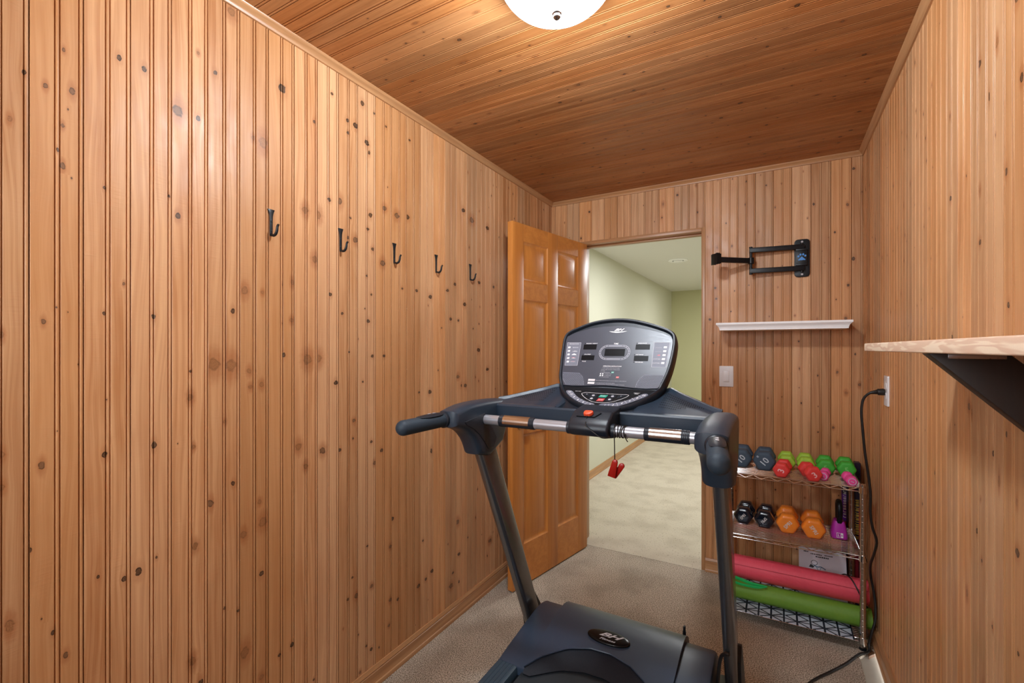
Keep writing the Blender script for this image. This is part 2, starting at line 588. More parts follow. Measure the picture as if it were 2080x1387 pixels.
def beadboard(name, rects, org, ud, vd, nd, phase, mat, seed, L, dens=1.0, knots=(), pins=(), scale_r=1.0):
    """rects: (u0,u1,v0,v1) regions covered; boards run along v"""
    org, ud, vd, nd = Vector(org), Vector(ud), Vector(vd), Vector(nd)
    V, F, UV, KN, BD, SM = [], [], [], [], [], []
    def quad(p, uv, kn, bd):
        i = len(V)
        V.extend(p)
        F.append((i, i + 1, i + 2, i + 3))
        UV.extend(uv)
        KN.extend(kn)
        BD.extend([bd] * 4)
    kb = {}
    for (u, v, ru, rv, k) in knots:
        kb.setdefault(math.floor((u - phase) / BW), []).append((u, v, ru * (0.72 if k == 'D' else 0.88), rv * (0.72 if k == 'D' else 0.88), KIND[k]))
    for (u0, u1, v0, v1) in rects:
        b0 = math.floor((u0 - phase) / BW)
        b1 = math.floor((u1 - phase) / BW)
        for b in range(b0, b1 + 1):
            rnd = random.Random(seed * 7919 + b * 131)
            tone, hue, sd = rnd.random(), rnd.random(), rnd.random()
            B0 = phase + b * BW
            ks = list(kb.get(b, []))
            n = dens * rnd.choice([0.5, 1, 1, 1.5, 2])
            many = any(a <= B0 <= c for a, c in pins)
            vv = min(r_[2] for r_ in rects) + rnd.uniform(0.0, 0.4)
            while vv < L:
                if many:
                    r = rnd.choice([0.002, 0.003, 0.004, 0.005]) * scale_r
                    step = rnd.uniform(0.06, 0.3)
                else:
                    r = rnd.choice([0.002, 0.003, 0.004, 0.005, 0.006, 0.007, 0.009]) * scale_r
                    step = rnd.uniform(0.12, 0.75) / max(n, 0.05)
                u = B0 + rnd.uniform(0.008, 0.08)
                if all(abs(vv - q[1]) > 0.03 for q in ks):
                    ks.append((u, vv, r, r * rnd.uniform(0.9, 1.5), rnd.choice([0.02, 0.02, 0.3, 0.5, 1.0])))
                vv += step
            for half in (0, 1):
                hk = [q for q in ks if (q[0] - q[2] * 1.1 < B0 + 0.0444) == (half == 0) or abs(q[0] - B0 - 0.0444) < q[2] * 1.1]
                keep = []
                for q_ in sorted(hk, key=lambda q: -q[3]):
                    if all(abs(q_[1] - p_[1]) > 1.7 * (q_[3] + p_[3]) for p_ in keep):
                        keep.append(q_)
                hk = keep
                hk.sort(key=lambda q: q[1])
                cuts = [-1e9] + [(hk[i][1] * hk[i + 1][3] + hk[i + 1][1] * hk[i][3]) / (hk[i][3] + hk[i + 1][3]) for i in range(len(hk) - 1)] + [1e9]
                segs = [(max(cuts[i], v0), min(cuts[i + 1], v1), hk[i]) for i in range(len(hk))] if hk else [(v0, v1, None)]
                for (s0, s1, kk) in segs:
                  if s1 - s0 < 1e-6:
                    continue
                  bd = (tone, hue, kk[4] if kk else 0.5, sd)
                  for smooth, G in (GROUPS[:3] if half == 0 else GROUPS[3:]):
                    sm_ = len(G) > 6
                    pl = [(B0 + a, h) for a, h in G]
                    for i in range(len(pl) - 1):
                        (a, ha), (c, hc) = pl[i], pl[i + 1]
                        if c <= u0 or a >= u1:
                            continue
                        a2, c2 = max(a, u0), min(c, u1)
                        if a2 > c2:
                            continue
                        P = [org + ud * a2 + vd * s0 + nd * ha, org + ud * c2 + vd * s0 + nd * hc,
                             org + ud * c2 + vd * s1 + nd * hc, org + ud * a2 + vd * s1 + nd * ha]
                        uv = [(a2, s0), (c2, s0), (c2, s1), (a2, s1)]
                        if kk:
                            kn = [((x - kk[0]) / kk[2], (y - kk[1]) / kk[3]) for x, y in uv]
                        else:
                            kn = [(99, 99)] * 4
                        quad(P, uv, kn, bd)
                        SM.append(sm_)
    me = bpy.data.meshes.new(name)
    me.from_pydata([tuple(p) for p in V], [], F)
    l1 = me.uv_layers.new(name='wood')
    l2 = me.uv_layers.new(name='kn')
    for l, dat in ((l1, UV), (l2, KN)):
        l.data.foreach_set('uv', [c for p in dat for c in p])
    ca = me.color_attributes.new('bd', 'FLOAT_COLOR', 'CORNER')
    ca.data.foreach_set('color', [c for p in BD for c in p])
    me.materials.append(mat)
    me.polygons.foreach_set('use_smooth', SM)
    # weld the strips of one profile so that beads shade round
    bm = bmesh.new()
    bm.from_mesh(me)
    bmesh.ops.remove_doubles(bm, verts=bm.verts, dist=0.00002)
    f = bm.faces[:]
    bm.normal_update()
    if f and f[0].normal.dot(nd) < 0:
        bmesh.ops.reverse_faces(bm, faces=f)
    bm.to_mesh(me)
    bm.free()
    o = bpy.data.objects.new(name, me)
    COL.objects.link(o)
    return struct(o)

KNOTS = []
for t in """0.337,1.911,0.0052,0.0085,D 0.316,1.803,0.0049,0.0081,R 0.400,1.993,0.0042,0.0063,B 0.370,1.898,0.0048,0.0072,B 0.414,1.908,0.0068,0.0106,B 0.500,2.030,0.0080,0.0106,D 0.551,2.030,0.0084,0.0115,D 0.407,1.864,0.0024,0.0038,D 0.398,1.824,0.0040,0.0063,B 0.390,1.767,0.0040,0.0063,D 0.398,1.734,0.0056,0.0089,B 0.413,1.711,0.0025,0.0038,D 0.472,1.708,0.0045,0.0069,D 0.606,1.726,0.0046,0.0060,D 0.626,1.958,0.0150,0.0194,B 0.388,1.418,0.0024,0.0036,D 0.407,1.409,0.0016,0.0025,D 0.367,1.386,0.0048,0.0076,B 0.304,1.355,0.0056,0.0097,R 0.425,1.291,0.0026,0.0038,D 0.471,1.410,0.0054,0.0079,D 0.571,1.409,0.0073,0.0101,D 0.476,1.206,0.0019,0.0026,D 0.616,1.221,0.0092,0.0120,D 0.657,1.266,0.0048,0.0062,D 0.656,1.195,0.0096,0.0120,R 0.692,1.205,0.0078,0.0093,R 0.718,1.282,0.0195,0.0233,R 0.765,1.278,0.0196,0.0233,R 0.747,1.117,0.0054,0.0064,R 0.664,1.059,0.0063,0.0078,R 0.770,0.933,0.0084,0.0100,D 0.472,1.076,0.0081,0.0119,D 0.572,1.081,0.0094,0.0129,D 0.364,1.075,0.0068,0.0109,B 0.389,1.145,0.0016,0.0024,D 0.305,1.110,0.0056,0.0092,R 0.305,1.042,0.0056,0.0092,R 0.626,1.075,0.0023,0.0030,D 0.346,0.898,0.0052,0.0085,D 0.391,0.971,0.0016,0.0025,D 0.460,0.793,0.0045,0.0066,D 0.510,0.766,0.0080,0.0110,D 0.539,0.772,0.0110,0.0158,D 0.578,0.792,0.0044,0.0058,D 0.668,0.787,0.0100,0.0124,R 0.707,0.893,0.0108,0.0129,B 0.850,0.856,0.0080,0.0086,R 0.861,0.791,0.0160,0.0178,R 0.801,0.773,0.0116,0.0133,R 0.856,0.633,0.0109,0.0125,D 0.316,0.753,0.0091,0.0157,R 0.382,0.703,0.0056,0.0089,D 0.364,0.743,0.0023,0.0036,D 0.358,0.703,0.0030,0.0048,D 0.403,0.642,0.0056,0.0089,B 0.662,0.477,0.0108,0.0140,R 0.652,0.446,0.0108,0.0135,D 0.683,0.407,0.0100,0.0124,D 0.804,0.419,0.0174,0.0207,R 0.856,0.314,0.0093,0.0107,R 0.916,0.347,0.0083,0.0092,D 0.960,0.356,0.0108,0.0110,D 0.746,0.580,0.0054,0.0064,D 0.785,0.553,0.0058,0.0067,D 0.765,2.309,0.0140,0.0161,R 0.721,2.108,0.0081,0.0097,D 0.676,2.139,0.0050,0.0062,R 0.676,1.960,0.0087,0.0109,D 0.925,2.163,0.0187,0.0202,D 0.862,1.964,0.0186,0.0214,R 0.830,1.967,0.0075,0.0086,R 1.117,2.238,0.0084,0.0080,D 1.044,2.107,0.0078,0.0078,D 1.186,2.172,0.0113,0.0106,D 1.223,2.169,0.0165,0.0149,D 1.189,2.127,0.0092,0.0083,D 1.279,2.125,0.0175,0.0153,D 1.317,2.256,0.0076,0.0067,D 1.309,2.146,0.0102,0.0090,D 1.381,2.230,0.0081,0.0069,D 1.257,2.268,0.0147,0.0131,D 1.520,2.229,0.0093,0.0074,D 1.009,1.794,0.0152,0.0152,R 1.057,1.789,0.0175,0.0176,R 1.106,1.857,0.0105,0.0101,D 1.147,1.863,0.0176,0.0166,B 1.200,1.814,0.0069,0.0064,D 1.297,1.849,0.0150,0.0135,D 1.373,1.896,0.0135,0.0115,B 1.443,1.883,0.0174,0.0141,B 1.508,1.893,0.0183,0.0145,D 1.189,1.738,0.0092,0.0083,D 1.223,1.736,0.0141,0.0128,B 1.284,1.792,0.0100,0.0087,D 1.309,1.718,0.0127,0.0112,D 1.047,1.634,0.0156,0.0156,R 0.930,1.533,0.0085,0.0092,D 0.963,1.544,0.0105,0.0110,R 1.110,1.520,0.0105,0.0101,D 1.362,1.672,0.0162,0.0138,B 1.279,1.609,0.0075,0.0067,D 1.916,2.028,0.0212,0.0144,D 1.990,1.996,0.0240,0.0176,B 2.141,1.989,0.0240,0.0155,D 1.841,1.633,0.0120,0.0085,D 1.658,1.564,0.0175,0.0129,D 1.771,1.606,0.0152,0.0108,D 2.059,1.679,0.0188,0.0120,D 0.804,1.501,0.0130,0.0150,R 0.859,1.500,0.0062,0.0071,R 0.958,1.420,0.0090,0.0095,R 0.927,1.408,0.0051,0.0055,D 1.162,1.455,0.0088,0.0083,D 1.287,1.434,0.0125,0.0109,D 1.018,1.290,0.0209,0.0215,R 1.057,1.293,0.0195,0.0196,R 0.990,1.263,0.0055,0.0057,D 0.818,1.260,0.0090,0.0103,R 0.836,1.261,0.0045,0.0052,D 0.856,1.216,0.0093,0.0104,R 0.821,1.211,0.0075,0.0086,R 0.836,1.207,0.0060,0.0069,D 1.134,1.204,0.0129,0.0121,D 1.193,1.314,0.0067,0.0062,D 1.235,1.364,0.0047,0.0044,D 1.307,1.298,0.0102,0.0090,D 1.269,1.481,0.0049,0.0044,D 1.302,1.539,0.0075,0.0066,D 1.475,1.582,0.0090,0.0072,D 1.565,1.583,0.0128,0.0101,D 1.786,1.607,0.0156,0.0110,D 1.846,1.645,0.0160,0.0113,D 1.929,1.552,0.0215,0.0144,D 1.810,1.471,0.0158,0.0110,D 1.874,1.467,0.0124,0.0085,D 1.741,1.425,0.0075,0.0054,D 2.054,1.319,0.0235,0.0152,D 1.715,1.225,0.0073,0.0053,D 1.370,1.297,0.0108,0.0092,D 1.581,1.132,0.0098,0.0076,D 1.655,1.128,0.0172,0.0132,D 1.903,1.140,0.0168,0.0115,D 1.933,1.138,0.0215,0.0144,D 2.208,1.672,0.0208,0.0126,D 1.870,1.187,0.0166,0.0113,B 2.141,1.213,0.0200,0.0124,D 1.417,0.622,0.0140,0.0118,D 1.866,0.463,0.0202,0.0141,B 1.406,0.512,0.0112,0.0092,B 1.672,0.301,0.0175,0.0129,D 1.878,0.299,0.0166,0.0113,D 1.578,0.273,0.0165,0.0126,D 1.627,0.282,0.0136,0.0103,D 1.775,0.176,0.0154,0.0108,D 1.814,0.168,0.0198,0.0138,B 1.829,0.226,0.0120,0.0083,D 1.304,0.395,0.0102,0.0087,B 1.406,0.293,0.0112,0.0092,B 1.448,0.275,0.0116,0.0097,D 1.189,0.397,0.0092,0.0083,D 1.228,0.392,0.0117,0.0106,B 1.302,0.149,0.0125,0.0109,D 1.277,0.175,0.0075,0.0067,D 1.235,0.239,0.0070,0.0064,D 1.397,0.192,0.0082,0.0069,B 1.209,0.470,0.0071,0.0064,D 1.282,0.560,0.0075,0.0066,D 1.607,0.464,0.0100,0.0078,D 2.167,0.262,0.0202,0.0124,B 0.983,1.001,0.0148,0.0152,R 1.077,0.970,0.0144,0.0137,B 1.151,0.958,0.0110,0.0104,D 1.011,0.930,0.0114,0.0114,R 1.212,0.990,0.0069,0.0064,D 1.216,1.056,0.0094,0.0085,B 1.302,0.962,0.0100,0.0087,D 1.320,0.875,0.0104,0.0090,B 1.356,0.917,0.0132,0.0112,D 1.259,1.200,0.0073,0.0066,D 1.307,1.300,0.0076,0.0067,D 1.219,1.041,0.0069,0.0064,D""".split():
    a = t.split(',')
    KNOTS.append((float(a[0]), float(a[1]), float(a[2]), float(a[3]), a[4]))

beadboard('wall_left', [(YR, YB, 0, HC)], (XL, 0, 0), (0, 1, 0), (0, 0, 1), (1, 0, 0), 0.345 - 20 * BW, MW, 11, HC, 0.12, KNOTS, [(1.9, 3.0)])
beadboard('wall_back', [(XL, OX0 - 0.02, 0, HC), (OX0 - 0.02, OX1 + 0.022, OH + 0.02, HC), (OX1 + 0.022, XR, 0, HC)],
          (0, YB, 0), (1, 0, 0), (0, 0, 1), (0, -1, 0), -0.0165 - 20 * BW, MW, 23, HC, 2.0, (), [(-0.3, 0.1)], 0.85)
beadboard('wall_right', [(YR, YB, 0, HC)], (XR, 0, 0), (0, 1, 0), (0, 0, 1), (-1, 0, 0), 1.547 - 30 * BW, MW, 37, HC, 1.2,
          [(1.265, 1.16, 0.006, 0.009, 'D'), (1.33, 1.11, 0.006, 0.009, 'D'), (1.30, 1.06, 0.006, 0.016, 'R'), (1.22, 1.04, 0.004, 0.008, 'R'), (1.45, 1.18, 0.006, 0.01, 'R'), (1.06, 1.97, 0.006, 0.012, 'D'), (1.31, 1.95, 0.008, 0.014, 'R'), (1.35, 1.86, 0.005, 0.014, 'D')],
          [(1.7, 2.4)])
beadboard('wall_rear', [(XL, WX0, 0, HC), (WX1, XR, 0, HC), (WX0, WX1, 0, WZ0), (WX0, WX1, WZ1, HC)], (0, YR, 0), (1, 0, 0), (0, 0, 1), (0, 1, 0), 0.0, MW, 41, HC, 0.6)
beadboard('ceiling', [(YR, YB, XL, XR)], (0, 0, HC), (0, 1, 0), (1, 0, 0), (0, 0, -1), -1.0, MC, 53, 2.2, 2.6, (), [], 0.8)

bm = nb()
for x0, x1, z0, z1 in ((WX0 - 0.05, WX0 + 0.02, WZ0 - 0.05, WZ1 + 0.05), (WX1 - 0.02, WX1 + 0.05, WZ0 - 0.05, WZ1 + 0.05), (WX0, WX1, WZ1 - 0.02, WZ1 + 0.05), (WX0, WX1, WZ0 - 0.05, WZ0 + 0.02), ((WX0 + WX1) / 2 - 0.02, (WX0 + WX1) / 2 + 0.02, WZ0, WZ1)):
    box(bm, x0, x1, YR - 0.10, YR + 0.015, z0, z1, 0.003)
wn = struct(obj('fill_window_1', bm, MWHITE))  # invented window, cut into the unseen rear wall to let fill light in
q = NT('fill_window_glass')
gl = q.n('ShaderNodeBsdfGlossy')
gl.inputs['Roughness'].default_value = 0.02
tr = q.n('ShaderNodeBsdfTransparent')
mx = q.n('ShaderNodeMixShader')
mx.inputs[0].default_value = 0.06
q.link(tr.outputs[0], mx.inputs[1])
q.link(gl.outputs[0], mx.inputs[2])
q.link(mx.outputs[0], q.out.inputs[0])
bm = nb()
box(bm, WX0 + 0.01, WX1 - 0.01, YR - 0.062, YR - 0.058, WZ0 + 0.01, WZ1 - 0.01)
obj('pane', bm, q.m, wn)

# cove moulding under the ceiling
def sweep(name, prof, fn, t0, t1, mat):
    bm = nb()
    loft(bm, [[fn(a, b, t0) for a, b in prof], [fn(a, b, t1) for a, b in prof]])
    return struct(obj(name, bm, mat))
COVE = [(0, 0), (0.022, 0), (0.0205, -0.005), (0.016, -0.009), (0.0105, -0.0135), (0.007, -0.019), (0.0058, -0.0245), (0, -0.0255)]
sweep('trim_1', COVE, lambda a, b, t: (XL + a, t, HC + b), YR, YB, MT[1])
sweep('trim_2', COVE, lambda a, b, t: (t, YB - a, HC + b), XL, XR, MT[0])
sweep('trim_3', COVE, lambda a, b, t: (XR - a, t, HC + b), YR, YB, MT[1])
BASE = [(0, 0), (0.019, 0), (0.019, 0.012), (0.0165, 0.0165), (0.0135, 0.018), (0.0135, 0.021), (0.0128, 0.0225), (0.0128, 0.058), (0.0095, 0.0605), (0.0095, 0.0625), (0.0125, 0.0645), (0.0115, 0.069), (0.0075, 0.073), (0.006, 0.078), (0, 0.078)]
sweep('baseboard_left', BASE, lambda a, b, t: (XL + a, t, b), YR, YB, MT[1])
sweep('baseboard_back', BASE, lambda a, b, t: (t, YB - a, b), OX1 + 0.022, XR, MT[0])
sweep('baseboard_right', BASE, lambda a, b, t: (XR - a, t, b), YR, YB, MT[1])

# door frame: thin jamb boards, edge flush with the panelling
bm = nb()
box(bm, OX1, OX1 + 0.022, YB - 0.006, YB + 0.13, 0, OH + 0.022, 0.0015)
box(bm, OX1 + 0.0002, OX1 + 0.012, YB + 0.05, YB + 0.09, 0, OH, 0.001)
struct(obj('trim_4', bm, MT[2]))
bm = nb()
box(bm, OX0 - 0.022, OX0, YB - 0.006, YB + 0.13, 0, OH + 0.022, 0.0015)
struct(obj('trim_5', bm, MT[2]))
bm = nb()
box(bm, OX0, OX1, YB - 0.006, YB + 0.13, OH, OH + 0.022, 0.0015)
box(bm, OX0, OX1, YB + 0.05, YB + 0.09, OH - 0.011, OH, 0.001)
struct(obj('trim_6', bm, MT[0]))

# floor: carpet stops short of the right wall and shows the concrete
bm = nb()
box(bm, XL - 0.05, XR + 0.05, YR - 0.05, YB + 0.13, -0.06, -0.012)
struct(obj('floor_slab', bm, MCONC))
random.seed(5)
bm = nb()
top = []
ys = [YR + i * (2.47 - YR) / 90 for i in range(91)]
edge = [(0.318 + 0.012 * math.sin(y * 1.7) + random.uniform(-0.0022, 0.0022), y) for y in ys] + [(0.335, 2.505), (XR, 2.56)]
poly = [(XL, YR)] + edge + [(XR, 2.966), (XL, 2.966)]
A = [bm.verts.new((x, y, 0)) for x, y in poly]
B = [bm.verts.new((x, y, -0.012)) for x, y in poly]
quadstrip(bm, A, B, 0, True)
face(bm, A)
struct(obj('floor', bm, MCAR, smooth=False))

# ------------------------------------------------------------------ the hall beyond the doorway
def slab(name, x0, x1, y0, y1, z0, z1, mat):
    bm = nb()
    box(bm, x0, x1, y0, y1, z0, z1)
    return struct(obj(name, bm, mat, smooth=False))
slab('floor_hall', HXL - 0.05, HXR + 0.05, 2.971, HYF + 0.05, -0.012, 0.0, MHCAR)
slab('wall_hall_left', HXL - 0.06, HXL, YB + 0.10, HYF, 0, HC + 0.01, MHWALL)
slab('wall_hall_far', HXL - 0.06, HXR + 0.06, HYF, HYF + 0.06, 0, HC + 0.01, MHFAR)
slab('wall_hall_right', HXR, HXR + 0.06, YB + 0.10, HYF, 0, HC + 0.01, MHWALL)
slab('ceiling_hall', HXL - 0.06, HXR + 0.06, YB + 0.10, HYF + 0.06, HC + 0.01, HC + 0.06, MHCEIL)
bm = nb()
box(bm, HXL - 0.06, OX0 - 0.022, YB + 0.09, YB + 0.13, 0, HC + 0.01)
box(bm, OX1 + 0.022, HXR + 0.06, YB + 0.09, YB + 0.13, 0, HC + 0.01)
box(bm, OX0 - 0.022, OX1 + 0.022, YB + 0.09, YB + 0.13, OH + 0.022, HC + 0.01)
struct(obj('wall_hall_near', bm, MHWALL, smooth=False))
sweep('baseboard_hall', BASE, lambda a, b, t: (HXL + a, t, b), YB + 0.13, HYF, MT[1])

t = thing('ceiling_vent', (-1.0, 5.66, HC + 0.01), 'round white ceiling diffuser in the hall seen through the doorway', 'ceiling vent')
bm = nb()
M = Matrix.Translation((-1.0, 5.66, HC + 0.01)) @ Matrix.Scale(-1, 4, (0, 0, 1))
lathe(bm, [(0.108, 0.0), (0.110, 0.006), (0.104, 0.012), (0.085, 0.016), (0.068, 0.012), (0.066, 0.004)], 40, M, cap1=False)
obj('outer_ring', bm, MWHITE, t)
bm = nb()
lathe(bm, [(0.064, 0.003), (0.064, 0.006)], 40, M)
obj('slot', bm, plain('vent_shadow_gap', lin(96, 98, 98), 0.8), t)
bm = nb()
lathe(bm, [(0.050, 0.006), (0.052, 0.014), (0.044, 0.020), (0.02, 0.022)], 40, M)
obj('centre_cone', bm, MWHITE, t)

# ------------------------------------------------------------------ the open six-panel door
DW, DH, DT = 0.766, 2.012, 0.035
HX, HY = -1.0985, 2.930
ang = math.atan2(-0.982, -0.187)             # leaf direction from the hinge
door = thing('door_1', (HX, HY, 0.008), 'orange-brown six-panel wooden door standing open against the left wall', 'door', None, ang)
door['kind'] = 'structure'
DM = ROOTM['door_1']
def dbox(bm, s0, s1, y0, y1, z0, z1, bev=0.0):
    box(bm, s0, s1, y0, y1, z0, z1, bev, 2, DM)
# local frame: x along the leaf, y to the visible (+) side
vis = 1 if (Matrix.Rotation(ang, 3, 'Z') @ Vector((0, 1, 0))).x > 0 else -1
def dy(a):
    return a * vis
def ybox(bm, s0, s1, d0, d1, z0, z1, bev=0.0):
    a, b = sorted((dy(d0), dy(d1)))
    dbox(bm, s0, s1, a, b, z0, z1, bev)
COLS = [(0.108, 0.338), (0.442, 0.670)]
ROWS = [(0.228, 0.842), (0.968, 1.592), (1.694, 1.916)]
bm = nb()
for s0, s1 in ((0, 0.108), (0.338, 0.442), (0.670, DW)):
    ybox(bm, s0, s1, -DT, 0, 0, DH, 0.0012)
obj('stile', bm, MD[2], door)
bm = nb()
for z0, z1 in ((0.0, 0.228), (0.842, 0.968), (1.592, 1.694), (1.916, DH)):
    for s0, s1 in COLS:
        ybox(bm, s0, s1, -DT + 0.0004, -0.0004, z0 + (0.0006 if z0 == 0 else 0), z1 - (0.0006 if z1 == DH else 0))
obj('rail', bm, MD[0], door)
for c, (s0, s1) in enumerate(COLS):
    for r, (z0, z1) in enumerate(ROWS):
        bm = nb()
        for side in (1, -1):
            rings = []
            for inset, dep in ((0, 0.0), (0.004, -0.004), (0.012, -0.009), (0.016, -0.010), (0.022, -0.0095), (0.046, -0.003), (0.048, -0.0022)):
                yy = dep if side == 1 else -DT - dep
                rings.append([DM @ Vector((s0 + inset, dy(yy), z0 + inset)), DM @ Vector((s1 - inset, dy(yy), z0 + inset)),
                              DM @ Vector((s1 - inset, dy(yy), z1 - inset)), DM @ Vector((s0 + inset, dy(yy), z1 - inset))])
            vr = loft(bm, rings, caps=False)
            face(bm, vr[-1])
        obj('panel', bm, MD[2], door, 25)
for z in (0.25, 1.0, 1.78):
    bm = nb()
    a = DM @ Vector((-0.004, dy(-DT - 0.003), z))
    cyl(bm, a, a + Vector((0, 0, 0.09)), 0.006, n=12)
    obj('hinge', bm, MBRASS, door)
bm = nb()
kx, kz = 0.706, 0.905
for side in (1, -1):
    base = dy(0.0) if side == 1 else dy(-DT)
    dirv = dy(1) * side
    M = DM @ Matrix.Translation((kx, base, kz)) @ Matrix.Rotation(R(-90) * dirv, 4, 'X')
    lathe(bm, [(0.031, 0.0), (0.031, 0.004), (0.026, 0.008), (0.012, 0.011), (0.011, 0.03), (0.020, 0.036), (0.0275, 0.046), (0.027, 0.056), (0.02, 0.063), (0.008, 0.066)], 28, M)
obj('door_knob', bm, MBRASS, door)

# ------------------------------------------------------------------ ceiling light
lx, ly = LAMP_XY
cl = thing('ceiling_light', (lx, ly, HC), 'round frosted glass ceiling light with a nickel finial', 'ceiling light')
bm = nb()
M = Matrix.Translation((lx, ly, 0))
lathe(bm, [(0.160, HC - 0.0005), (0.163, HC - 0.010), (0.163, HC - 0.034), (0.159, HC - 0.040), (0.151, HC - 0.040), (0.151, HC - 0.012), (0.02, HC - 0.010)], 56, M)
obj('pan', bm, MNICKEL, cl)
q = NT('frosted_glass_bowl')
em = q.n('ShaderNodeEmission')
em.inputs[0].default_value = (0.94, 0.975, 1.0, 1)
em.inputs[1].default_value = 9.0
tr = q.n('ShaderNodeBsdfTransparent')
mx = q.n('ShaderNodeMixShader')
mx.inputs[0].default_value = 0.5
q.link(tr.outputs[0], mx.inputs[1])
q.link(em.outputs[0], mx.inputs[2])
q.link(mx.outputs[0], q.out.inputs[0])
bm = nb()
ZR, ZB, RB = HC - 0.040, 2.198, 0.156
prof = [(RB * math.cos(t) if t < PI / 2 - 1e-6 else 0.0005, ZR - (ZR - ZB) * math.sin(t)) for t in [PI / 2 * k / 16 for k in range(17)]]
lathe(bm, prof, 56, M, cap0=False)
obj('glass_bowl', bm, q.m, cl)
bm = nb()
lathe(bm, [(0.0015, ZB + 0.002), (0.0115, ZB + 0.001), (0.0125, ZB - 0.003), (0.0095, ZB - 0.006), (0.0095, ZB - 0.012), (0.006, ZB - 0.0165), (0.0015, ZB - 0.018)], 24, M)
obj('finial', bm, MNICKEL, cl)
for dx in (-0.045, 0.045):
    bl = lamp('bulb_light', 'POINT', (lx + dx, ly + dx * 0.4, ZR - 0.045), 46, (0.85, 0.935, 1.0), 0.045)
    bl.parent = cl
    bl.matrix_parent_inverse = ROOTM['ceiling_light'].inverted()

# ------------------------------------------------------------------ treadmill
CX = -0.507
tm = thing('treadmill', (CX, 1.0, 0.0), 'large black and charcoal treadmill standing on the carpet with a raised console', 'treadmill')

def inset(poly, d):
    n = len(poly)
    area = sum(poly[i][0] * poly[(i + 1) % n][1] - poly[(i + 1) % n][0] * poly[i][1] for i in range(n))
    s = 1 if area > 0 else -1
    out = []
    for i in range(n):
        p0, p1, p2 = Vector(poly[i - 1]), Vector(poly[i]), Vector(poly[(i + 1) % n])
        e1, e2 = (p1 - p0).normalized(), (p2 - p1).normalized()
        nn = Vector((-(e1.y + e2.y), e1.x + e2.x)) * s
        if nn.length < 1e-6:
            nn = Vector((-e1.y, e1.x)) * s
        nn.normalize()
        c = max(0.5, nn.dot(Vector((-e1.y, e1.x)) * s))
        out.append(tuple(p1 + nn * (d / c)))
    return out

def pillow(bm, poly, fn, levels, mi=0):
    """loft copies of a polygon; levels: (t, inset)"""
    loft(bm, [[fn(a, b, t) for a, b in (inset(poly, d) if d else poly)] for t, d in levels], mi=mi)

# uprights: leaning rounded tubes
for s in (-1, 1):
    bm = nb()
    rings = []
    for z in (0.05, 0.30, 0.60, 0.90, 1.05):
        yf, yb = 1.342 + 0.478 * (0.9 - z), 1.4007 + 0.466 * (1 - z)
        yc, hy, hx = (yf + yb) / 2, (yb - yf) / 2, 0.0195
        ring = []
        for k in range(32):
            a = 2 * PI * k / 32
            c, sn = math.cos(a), math.sin(a)
            r = 0.017
            ring.append((CX + s * 0.3785 + (hx - r) * (1 if c > 0 else -1) + r * c, yc + (hy - r) * (1 if sn > 0 else -1) + r * sn, z))
        rings.append(ring)
    loft(bm, rings)
    obj('upright', bm, MUPR, tm)
    # foot bracket with a gusset behind the tube
    bm = nb()
    prism(bm, [(1.70, 0.0), (1.725, 0.08), (1.665, 0.31), (1.69, 0.352), (1.72, 0.343), (1.88, 0.13), (1.92, 0.06), (1.92, 0.0)],
          lambda a, b, t: (t, a, b), CX + s * 0.3767 - 0.012 + s * 0.019, CX + s * 0.3767 + 0.012 + s * 0.019, 0.003)
    box(bm, CX + s * 0.362 - 0.045, CX + s * 0.362 + 0.045, 1.60, 1.95, 0.0, 0.075, 0.008)
    obj('foot_bracket', bm, MBLACK, tm)

